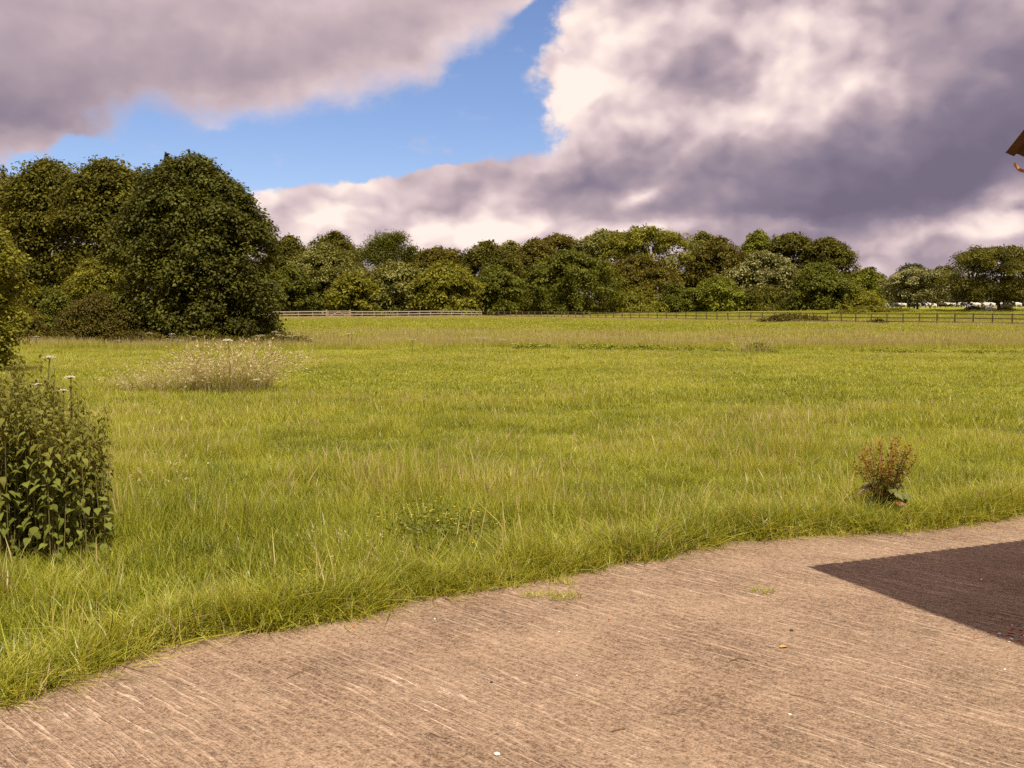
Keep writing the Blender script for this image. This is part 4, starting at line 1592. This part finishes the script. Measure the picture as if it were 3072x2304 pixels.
def merged_copies(name, mats4, templates, pick, mat):
    Vs, Fs, ts = [], [], []
    o = 0
    data = []
    for me in templates:
        v = np.array([p.co[:] for p in me.vertices])
        f = np.array([p.vertices[:] for p in me.polygons])
        t = np.array([q.value for q in me.attributes['tint'].data])
        data.append((v, f, t))
    for m, k in zip(mats4, pick):
        v, f, t = data[k]
        M4 = np.array(m)
        Vs.append(v @ M4[:3, :3].T + M4[:3, 3])
        Fs.append(f + o)
        ts.append(t)
        o += len(v)
    return mesh_from(name, np.concatenate(Vs), np.concatenate(Fs), tint=np.concatenate(ts), mats=(mat,))


def build_nettles():
    rng = np.random.default_rng(62)
    org = gnd(120, 1640)
    root = empty('nettle_patch', (org[0], org[1], 0.0))
    tag(root, 'tall dense nettle patch with heart-shaped leaves at the left edge', 'nettles')
    temps = [broad_leaf('nettle_leaf', rng, M['nettle'], 1, 1.0, dr, ti) for dr, ti in ((.25, .25), (.40, .38), (.55, .5), (.35, .62), (.3, .8))]
    tops = [broad_leaf('nettle_top_leaf', rng, M['nettle_top'], 1, .8, dr, ti) for dr, ti in ((.4, .35), (.6, .5), (.5, .75))]
    rec = []       # depth, stem obj, matrix, template index, is_top
    tass = []
    ns = 230
    for k in range(ns):
        u = rng.uniform(0, 1)
        px = -230 + u * 525
        dd = rng.uniform(6.05, 7.25)
        if px > 250:
            dd = rng.uniform(6.3, 6.9)
        p = at(px, HORIZON, dd)
        x, y = p[0], dd
        toppx = np.interp(px, [-230, 0, 50, 80, 120, 220, 290, 330], [1080, 1130, 1085, 1090, 1140, 1165, 1235, 1340])
        h = (H - (toppx - HORIZON) / F * 6.6) * rng.uniform(.72, 1.04)
        if k < 3:
            px = (52, 66, 20)[k]
            x = at(px, HORIZON, 6.6)[0]
            y = 6.6
            h = (1.37, 1.31, 1.28)[k]
        lean = rng.normal(0, .06, 2)
        pts = [(0, 0, 0), (lean[0] * h * .3, lean[1] * h * .3, h * .4), (lean[0] * h * .65, lean[1] * h * .65, h * .72), (lean[0] * h, lean[1] * h, h)]
        V, Fc = tube(pts, [.004, .0035, .0025, .001], 5, False)
        st = link('stem', mesh_from('stem', V, Fc, mats=(M['stem'],)), root, (x - org[0], y - org[1], 0.0))
        pz = np.array([q[2] for q in pts])
        z = h * rng.uniform(.06, .14)
        a0 = rng.uniform(0, 6.28)
        i = 0
        while z < h:
            f = z / h
            bx = np.interp(z, pz, [q[0] for q in pts])
            by = np.interp(z, pz, [q[1] for q in pts])
            size = np.interp(f, [0, .2, .5, .75, 1], [.052, .063, .060, .053, .036]) * rng.uniform(.6, 1.3)
            if rng.uniform() < (.22 if f < .5 else .05):
                z += .055
                continue
            for sg in (0, math.pi):
                a = a0 + i * math.pi / 2 + sg + rng.normal(0, .4)
                pet = size * .35
                dz = np.interp(f, [0, .6, 1], [-.45, -.35, -.05]) + rng.normal(0, .3)
                b = (bx + pet * math.cos(a), by + pet * math.sin(a), z + pet * .3)
                m = frame_matrix(b, (math.cos(a), math.sin(a), dz), (rng.normal(0, .15), rng.normal(0, .15) - .1, 1), size)
                top = f > rng.uniform(.52, .80)
                rec.append((y + b[1] + (0 if not top else .25), st, m, int(rng.integers(0, 3 if top else 5)), top, (x - org[0], y - org[1], 0)))
                if top and f < .95 and rng.uniform() < .7:
                    tass.append(((x - org[0] + bx, y - org[1] + by, z), a))
            z += np.interp(f, [0, .5, 1], [.068, .058, .032])
            i += 1
    vis = [r for r in rec if -80 < (np.array(r[2])[0, 3] + r[5][0] + org[0]) / (np.array(r[2])[1, 3] + r[5][1] + org[1]) * F + 1536]
    vis.sort(key=lambda r: r[0])
    front = vis[:290]
    fid = set(id(r) for r in front)
    for r in front:
        me = (tops if r[4] else temps)[r[3]]
        o = link('leaf', me, r[1])
        o.matrix_local = r[2]
    for top, mat, tp in ((False, M['nettle'], temps), (True, M['nettle_top'], tops)):
        rest = [r for r in rec if id(r) not in fid and r[4] == top]
        me = merged_copies('leaves', [Matrix.Translation(r[5]) @ r[2] for r in rest], tp, [r[3] for r in rest], mat)
        tag(link('leaves', me, root), kind='stuff')
    # hanging seed tassels
    n = 5
    P, Nn, Dd, sz = [], [], [], []
    for b, a in tass:
        for k in range(n):
            aa = a + rng.normal(0, .7)
            L = rng.uniform(.01, .045)
            P.append((b[0] + L * math.cos(aa), b[1] + L * math.sin(aa), b[2] - L * .5 * k / n))
            Nn.append((math.cos(aa), math.sin(aa), .4))
            Dd.append((rng.normal(0, .3), rng.normal(0, .3), -1))
            sz.append(rng.uniform(.012, .03))
    V, T = leaves(np.array(P), nrm(np.array(Nn)), nrm(np.array(Dd)), np.array(sz), .35)
    tag(link('seed_tassels', mesh_from('seed_tassels', V, T, tint=np.repeat(rng.uniform(.2, .9, len(P)), 2), mats=(M['nettle_top'],)), root), kind='stuff')


build_nettles()


# ------------------------------------------------------------------ umbellifers
def umbel_parts(rng, h, r, nheads=11, florets=9, dome=.10):
    stem = MB()
    b1 = rng.normal(0, .03, 2)
    V, Fc = tube([(0, 0, -.02), (b1[0] * h, b1[1] * h, h * .5), (0, 0, h - r * .55)], [.008, .006, .004], 6)
    stem.add(V, Fc)
    fl = MB()
    ga = 2.39996
    for k in range(nheads):
        rr = r * math.sqrt((k + .4) / nheads)
        a = k * ga + rng.normal(0, .1)
        c = np.array([rr * math.cos(a), rr * math.sin(a), h - dome * r * (rr / r) ** 2 + rng.normal(0, .01 * r)])
        V, Fc = tube([(0, 0, h - r * .55), c - [0, 0, .02 * r]], [.002, .0012], 4, False)
        stem.add(V, Fc)
        hr = r * .30
        for j in range(florets):
            q = hr * math.sqrt((j + .3) / florets)
            b = j * ga + a
            p = c + np.array([q * math.cos(b), q * math.sin(b), rng.normal(0, .03 * r)])
            s = hr * .42
            ring = [(p[0] + s * math.cos(t + b), p[1] + s * math.sin(t + b), p[2] + s * .25 * math.sin(3 * t)) for t in np.linspace(0, 2 * math.pi, 6)[:-1]]
            fl.add(ring + [(p[0], p[1], p[2] - s * .35)], [tuple(range(5))] + [((t + 1) % 5, t, 5) for t in range(5)])
    return stem.mesh('stem', M['stem']), fl.mesh('flower_head', M['umbel'])


def build_umbels():
    rng = np.random.default_rng(15)
    near = [
        (148, 1068, 7.0, .052, 'tallest white umbel flower rising over the nettles on a bare stem'),
        (212, 1128, 7.1, .045, 'white umbel flower at the right of those over the nettles'),
        (116, 1150, 6.9, .040, 'white umbel flower low at the left among the nettle tops'),
        (190, 1168, 6.8, .038, 'small faded umbel flower half sunk in the nettle tops'),
        (684, 1018, 18.4, .11, 'broad flat white umbel standing up from the dry grass clump'),
        (770, 1137, 18.2, .075, 'pinkish white umbel tilted in the dry grass clump'),
    ]
    for x, y, d, r, lb in near:
        p = at(x, y, d)
        z = float(terr(p[0], d))
        o = empty('umbel_flower', (p[0], d, z), rng.uniform(0, 6))
        tag(o, lb, 'flower', 'white umbel flowers near the yard')
        a, b = umbel_parts(rng, p[2] - z, r * .82, 13, 9, .35)
        link('stem', a, o)
        link('flower_head', b, o)
    far = [(351, 1020), (447, 997), (505, 1015), (517, 1000), (516, 1007), (533, 1019), (582, 1009), (773, 1006), (785, 1004), (826, 993), (832, 1002), (844, 1005),
           (867, 1006), (873, 1009), (886, 1005), (932, 1015), (946, 1020), (1046, 1000), (1056, 998), (1237, 1017), (1428, 1011), (1451, 1012), (1508, 1017), (1546, 1038), (105, 1014), (110, 1008)]
    a, b = umbel_parts(rng, 1.0, .10, 9, 6, .8)
    for x, y in far:
        left = x < 1100
        d = 39.0 if left else 37.0
        p = at(x, y, d)
        z = float(terr(p[0], d))
        h = max(p[2] - z, .3)
        o = empty('umbel_flower', (p[0], d, z + h - 1.0 if h < 1.0 else z), rng.uniform(0, 6))
        o.location.z = z
        o.scale = (1.3, 1.3, h)
        tag(o, 'small white umbel flower in the weeds below the trees' if left else 'small white umbel flower out in the brown grass strip', 'flower',
            'distant umbel flowers below the trees' if left else 'distant umbel flowers in the strip')
        link('stem', a, o)
        fh = link('flower_head', b, o)


build_umbels()


# ------------------------------------------------------------------ dry grass clumps
def tussock(name, label, x, y, n, rbase, height, lean, width, mat='straw', heads=True, seed=0, green=0.0, cat='grass clump', bias=(0, 0), hl=.09, group=None):
    rng = np.random.default_rng(300 + seed)
    p = gnd(x, y)
    z = float(terr(p[0], p[1]))
    root = empty(name, (p[0], p[1], z))
    tag(root, label, cat, group)
    r = rbase * np.sqrt(rng.uniform(0, 1, n))
    t = rng.uniform(0, 2 * np.pi, n)
    base = np.stack([r * np.cos(t), r * np.sin(t), np.zeros(n)], 1)
    h = height * rng.uniform(.45, 1.1, n)
    ang = np.arctan2(base[:, 1], base[:, 0]) + rng.normal(0, .7, n)
    dv = np.stack([np.cos(ang) + bias[0], np.sin(ang) + bias[1], np.zeros(n)], 1)
    ln = lean * rng.uniform(.1, 1.4, n)
    sa = rng.uniform(0, 6.28, n)
    side = np.stack([np.cos(sa), np.sin(sa), np.zeros(n)], 1)
    segs = 4
    rows = []
    for q in np.linspace(0, 1, segs + 1):
        c = base + UP * (h * (q - .38 * ln * q ** 2.4))[:, None] + dv * (h * ln * q ** 2)[:, None]
        w = width * (1 - .75 * q)
        rows += [c - side * w * .5, c + side * w * .5]
    V = np.stack(rows, 1).reshape(-1, 3)
    o = np.arange(n) * 2 * (segs + 1)
    Q = np.stack([np.stack([o + 2 * s, o + 2 * s + 1, o + 2 * s + 3, o + 2 * s + 2], 1) for s in range(segs)], 1).reshape(-1, 4)
    isg = rng.uniform(0, 1, n) < green
    bm = [M[mat], M['grass']]
    tint = np.where(isg, rng.uniform(.25, .5, n), rng.uniform(.1, .8, n))
    link('blades', mesh_from('blades', V, Q, tint=np.repeat(tint, segs), mats=bm, mat_idx=np.repeat(isg.astype(int), segs)), root)['kind'] = 'stuff'
    if heads:
        k = 7
        tipc = base + UP * (h * (1 - .38 * ln))[:, None] + dv * (h * ln)[:, None]
        prev = base + UP * (h * (.82 - .38 * ln * .82 ** 2.4))[:, None] + dv * (h * ln * .67)[:, None]
        keep = np.where(~isg & (rng.uniform(0, 1, n) < .75))[0]
        ii = np.repeat(keep, k)
        ax = nrm(tipc - prev)
        f = rng.uniform(-.6, .7, len(ii))
        P = tipc[ii] + ax[ii] * (f * hl)[:, None] + rng.normal(0, hl * .10, (len(ii), 3))
        V, T = leaves(P, nrm(rng.normal(0, 1, (len(ii), 3))), nrm(ax[ii] + rng.normal(0, .35, (len(ii), 3))), hl * rng.uniform(.25, .55, len(ii)), .34)
        link('seed_heads', mesh_from('seed_heads', V, T, tint=np.repeat(np.clip(rng.normal(.6, .25, len(ii)), 0, 1), 2), mats=(M[mat],)), root)['kind'] = 'stuff'
    return root


tussock('grass_tussock', 'tall pale clump of dry seeding grass with a white umbel', 700, 1182, 1300, .74, .98, .80, .008, seed=1, green=.30, hl=.13)
tussock('grass_tussock', 'lower pinkish clump of seeding grass left of the tall pale one', 500, 1182, 950, .75, .55, .9, .008, seed=2, green=.42, hl=.09)
tussock('grass_tussock', 'straw-coloured tuft sprawling over the concrete edge', 1905, 1668, 150, .16, .32, .9, .0045, seed=3, green=.45, hl=.05, heads=False)
tussock('grass_tussock', 'small reddish dry tuft left of the dock plant', 2388, 1560, 90, .12, .20, .7, .004, mat='dock_red', seed=4, green=.35, hl=.03)
tussock('grass_tussock', 'thin pale seeding stems just right of the nettle patch', 480, 1500, 60, .35, .34, .6, .0042, seed=5, green=.3, hl=.06)
tussock('grass_tussock', 'tall fine green tussock beside the concrete, below the meadow\'s middle', 1080, 1760, 420, .26, .36, .42, .0042, seed=6, green=.92, hl=.05)


tussock('grass_tussock', 'brownish grassy mound around the darker weed clump in the strip', 2270, 1064, 420, .75, .62, .6, .012, seed=7, green=.55, hl=.09)


# ------------------------------------------------------------------ dock plant, weeds, tufts, litter
def build_dock():
    rng = np.random.default_rng(8)
    p = gnd(2655, 1562)
    z = float(terr(p[0], p[1]))
    root = empty('dock_plant', (p[0], p[1], z))
    root.scale = (1.5, 1.5, 1.32)
    tag(root, 'dock plant with rusty seed stalks at the concrete edge', 'plant')
    gl = [broad_leaf('leaf', rng, M['dock_leaf'], 1, .55, .3, t, .5) for t in (.4, .65, .95)]
    rl = [broad_leaf('leaf', rng, M['dock_red'], 1, .5, .25, t, .5) for t in (.5, .85)]
    for k in range(26):
        a = k * 2.4 + rng.normal(0, .2)
        f = rng.uniform(0, 1)
        b = (.04 * math.cos(a), .04 * math.sin(a), .05 + .20 * f)
        L = rng.uniform(.075, .125)
        m = frame_matrix(b, (math.cos(a), math.sin(a) - .25, .25 - .5 * f + rng.normal(0, .2)), (rng.normal(0, .3), -.5, 1), L)
        o = link('leaf', (rl if k % 9 == 1 else gl)[k % 2 if k % 9 == 1 else k % 3], root)
        o.matrix_local = m
    for k in range(26):
        a = rng.uniform(0, 6.28)
        ln = rng.uniform(.08, .6)
        h = rng.uniform(.30, .50)
        pts = [np.array([0.03 * math.cos(a), .03 * math.sin(a), 0]), np.array([ln * h * .4 * math.cos(a), ln * h * .4 * math.sin(a), h * .5]), np.array([ln * h * math.cos(a), ln * h * math.sin(a), h])]
        V, Fc = tube(pts, [.004, .003, .0015], 5, False)
        st = link('stalk', mesh_from('stalk', V, Fc, mats=(M['dock_red'],), tint=[.5] * len(Fc)), root)
        n = 130
        f = rng.uniform(.30, 1.02, n)
        c = np.array([np.interp(f, [0, .5, 1, 1.1], [q[i] for q in pts] + [pts[2][i] * 1.08]) for i in range(3)]).T
        P = c + rng.normal(0, .017, (n, 3)) * (1.5 - f)[:, None]
        V, T = leaves(P, nrm(rng.normal(0, 1, (n, 3))), nrm(rng.normal(0, 1, (n, 3)) + UP * .4), rng.uniform(.008, .017, n), .7)
        link('seeds', mesh_from('seeds', V, T, tint=np.repeat(np.clip((f - .62) * 1.8 + rng.normal(0, .15, n), 0, 1), 2), mats=(M['dock_seed'],)), st)['kind'] = 'stuff'


build_dock()


def weed_patch(label, px, n, leafsize, hmax, seed, flowers=0):
    """low leafy plants in the grass, outlined by photograph px corners"""
    rng = np.random.default_rng(500 + seed)
    x0, x1, y0, y1 = px
    c = gnd((x0 + x1) / 2, (y0 + y1) / 2)
    root = empty('flowering_weeds', (c[0], c[1], 0))
    tag(root, label, 'weeds')
    P = []
    for k in range(n):
        u, v = rng.normal(.5, .22, 2)
        g = gnd(x0 + (x1 - x0) * u, y0 + (y1 - y0) * v)
        if edge_sd(g[0], g[1]) < .1:
            continue
        P.append((g[0] - c[0], g[1] - c[1], hmax * rng.uniform(.25, 1.0) ** .6))
    P = np.array(P)
    n = len(P)
    V, T = leaves(P, nrm(rng.normal(0, .45, (n, 3)) + UP), nrm(rng.normal(0, 1, (n, 3)) * [1, 1, .3]), leafsize * rng.uniform(.6, 1.4, n), .6)
    link('foliage', mesh_from('foliage', V, T, tint=np.repeat(np.clip(rng.normal(.5, .2, n), 0, 1), 2), mats=(M['nettle'],)), root)
    if flowers:
        mb = MB()
        for k in range(flowers):
            q = P[rng.integers(0, n)]
            q = q + np.array([0, 0, hmax * .3])
            s = rng.uniform(.006, .010)
            ring = [(q[0] + s * math.cos(t), q[1] + s * math.sin(t), q[2] + .002) for t in np.linspace(0, 6.283, 6)[:-1]]
            mb.add(ring + [(q[0], q[1], q[2] - .004)], [tuple(range(5))] + [((t + 1) % 5, t, 5) for t in range(5)])
        link('flowers', mb.mesh('flowers', M['yellow_petal']), root)['kind'] = 'stuff'


weed_patch('leafy low weeds with tiny yellow flowers in the grass near the yard', (1080, 1560, 1540, 1700), 1500, .035, .20, 1, 46)
weed_patch('small yellow-flowered weed tuft right at the concrete edge', (880, 990, 1770, 1840), 320, .025, .13, 2, 22)

for i, (x0, x1, tp, bt, mat, lb) in enumerate([
        (1545, 1690, 1034, 1055, 'weed', 'leafy weed clump at the left end of those in the brown strip'),
        (1700, 1870, 1032, 1057, 'weed', 'leafy weed clump, second from the left in the brown strip'),
        (1850, 2010, 1037, 1058, 'weed', 'leafy weed clump, third from the left in the brown strip'),
        (1990, 2210, 1045, 1060, 'weed', 'low flat weed clump left of the grassy mound in the strip'),
        (2225, 2320, 1030, 1061, 'green', 'darker bushy weed clump standing out in the brown strip'),
        (2560, 2810, 1050, 1062, 'weed', 'low weeds in the strip between mound and right edge'),
        (2850, 3110, 1053, 1066, 'weed', 'low weeds in the strip at the right edge')]):
    d = float(gnd((x0 + x1) / 2, bt)[1])
    tree('weed_clump', lb, 'weeds', x0, x1, tp, bt, d, mat, 'mound', 44, 8, 12, .075, .12, 260 + i, group='weed clumps in the brown strip', bushy=True, trunk=False, depth=.5, core=4)
tree('bramble_bush', 'bramble bush sprawling against the dark fence', 'bush', 2275, 2480, 944, 972, 103, 'bramble', 'mound', 46, 10, 12, .17, .5, 270, bushy=True, depth=.4)
tree('bramble_bush', 'small weedy bush at the foot of the dark fence further right', 'bush', 2600, 2665, 960, 978, 96, 'olive', 'mound', 18, 9, 10, .14, .35, 271, bushy=True, depth=.5)


def hedge_bottom():
    """the weedy fringe in front of the left trees"""
    for i, (x0, x1, tp, bt, mat, lb) in enumerate([
            (60, 300, 1000, 1036, 'bramble', 'weedy fringe before the leftmost trees'),
            (290, 520, 995, 1040, 'bramble', 'weedy fringe under the bramble mound'),
            (500, 720, 1000, 1040, 'olive', 'weedy fringe under the big sycamore\'s middle'),
            (700, 960, 1004, 1042, 'brown', 'weedy fringe with white flowers under the sycamore\'s right side')]):
        d = float(gnd((x0 + x1) / 2, bt)[1])
        tree('weed_fringe', lb, 'weeds', x0, x1, tp, bt, d, mat, 'mound', 46, 9, 12, .09, .26, 280 + i, group='weedy fringe below the left trees', bushy=True, trunk=False, depth=.35, core=30)


hedge_bottom()


def build_tufts():
    rng = np.random.default_rng(44)
    for x, y, s, lb in [(1682, 1748, 1.0, 'upper of the two main grass tufts growing in the concrete'), (1682, 1793, 1.15, 'lower of the two main grass tufts growing in the concrete'),
                        (1602, 1788, .6, 'small grass tuft left of the two main ones in the concrete'), (2292, 1776, .6, 'lone grass tuft in the concrete left of the shadow'),
                        (1500, 1759, .5, 'tiny grass tuft by the edge, left of its twin'), (1546, 1757, .5, 'tiny grass tuft by the edge, nearer the main ones')]:
        p = gnd(x, y)
        o = link('grass_tuft', blade_patch('grass_tuft', rng, int(60 * s) + 20, .055 * s + .02, .02, .055 * s + .02, .0035, .42, 0, lean=1.1), None, (p[0], p[1], 0.012), None, (1.5, 1, 1))
        tag(o, lb, 'grass tuft', 'grass tufts in the concrete')


build_tufts()


def pebble_mesh(name, rng, mat):
    import bmesh
    bm = bmesh.new()
    bmesh.ops.create_icosphere(bm, subdivisions=1, radius=1.0)
    for v in bm.verts:
        v.co *= rng.uniform(.75, 1.15)
        v.co.z *= .55
    me = bpy.data.meshes.new(name)
    bm.to_mesh(me)
    bm.free()
    me.materials.append(mat)
    return me


def build_litter():
    rng = np.random.default_rng(71)
    stones = [
        (1827, 1858, .012, 'stone_red', 'orange-red brick chip near the middle of the concrete'), (1056, 1875, .009, 'stone_red', 'orange-red chip close to the concrete edge at the left'),
        (2672, 1885, .009, 'stone_red', 'small red chip on the sunlit concrete below the shadow'), (2132, 1935, .007, 'stone_red', 'tiny red chip left of the black pebble'),
        (2375, 1893, .014, 'stone_dark', 'black pebble on the concrete left of the shadow'), (1304, 1858, .010, 'stone_white', 'white pebble on the concrete left of the orange-red chip'),
        (1490, 2265, .016, 'stone_white', 'pale stone at the bottom of the picture'), (1730, 2028, .008, 'stone_white', 'small white pebble in the middle of the concrete'),
        (1678, 1897, .008, 'stone_white', 'small white pebble below the grass tufts'), (2945, 1740, .013, 'stone_white', 'white pebble lying in the barn\'s shadow'),
        (476, 1930, .010, 'stone_white', 'white pebble at the grass edge far left'), (1475, 2048, .011, 'stone_dark', 'dark pebble in the middle of the concrete'),
        (2370, 2145, .010, 'stone_white', 'white chip near the dark smear at lower right'), (3015, 2010, .010, 'stone_white', 'white chip at the right edge below the shadow'),
    ]
    for x, y, r, m, lb in stones:
        p = gnd(x, y)
        o = link('pebble', pebble_mesh('pebble', rng, M[m]), None, (p[0], p[1], r * .3), (0, 0, rng.uniform(0, 6)), (r * .9, r * .7, r * .7))
        tag(o, lb, 'pebble', 'pebbles on the concrete')
    for pts, r, lb in [([(1830, 2197), (1850, 2194), (1876, 2187)], .004, 'short dark twig low on the concrete'),
                       ([(2190, 1985), (2215, 1978), (2250, 1982)], .005, 'dark twig right of the middle of the concrete'),
                       ([(320, 1985), (400, 2010), (490, 2038), (578, 2060)], .003, 'long dry grass stem lying on the concrete at the left'),
                       ([(860, 2037), (890, 2022), (945, 2006)], .003, 'thin dark stem on the concrete below the edge'),
                       ([(2370, 2085), (2420, 2095), (2480, 2110)], .003, 'thin curved stem above the dark smear at lower right'),
                       ([(1345, 2218), (1318, 2214), (1290, 2198)], .003, 'thin dark root lying at the bottom of the concrete')]:
        q = np.array([gnd(x, y) for x, y in pts])
        c = q[0].copy()
        q = q - c
        q[:, 2] = r * .7
        q[1:-1, 2] += .004
        V, Fc = tube(q, [r * .7, r * .6, r * .45, r * .3][:len(q)], 5)
        o = link('twig', mesh_from('twig', V, Fc, mats=(M['twig'],)), None, (c[0], c[1], 0))
        tag(o, lb, 'twig', 'twigs and stems on the concrete')
    p = gnd(2340, 1945)
    o = link('fallen_leaf', broad_leaf('fallen_leaf', rng, M['dead_leaf'], 1, .8, .1), None, (p[0], p[1], .006), (0, 0, .4), (.05, .05, .05))
    tag(o, 'yellow fallen leaf on the concrete below the black pebble', 'leaf')
    # rubble at the barn's foot
    root_lbl = 'chip of rubble strewn in the shade at the barn\'s foot'
    chips = [pebble_mesh('rubble_chip', rng, M[m]) for m in ('stone_white', 'stone_red', 'stone_dark', 'stone_red')]
    for k in range(46):
        x = 3120 - abs(rng.normal(0, 95))
        y = np.interp(x, [2860, 3000, 3120], [1890, 1905, 1915]) + rng.normal(0, 26) * (x - 2800) / 300
        p = gnd(x, y)
        r = rng.uniform(.004, .011)
        o = link('rubble_chip', chips[k % 4], None, (p[0], p[1], r * .3), (0, 0, rng.uniform(0, 6)), (r * 1.4, r, r * .7))
        tag(o, root_lbl, 'rubble', 'rubble at the barn\'s foot')


build_litter()
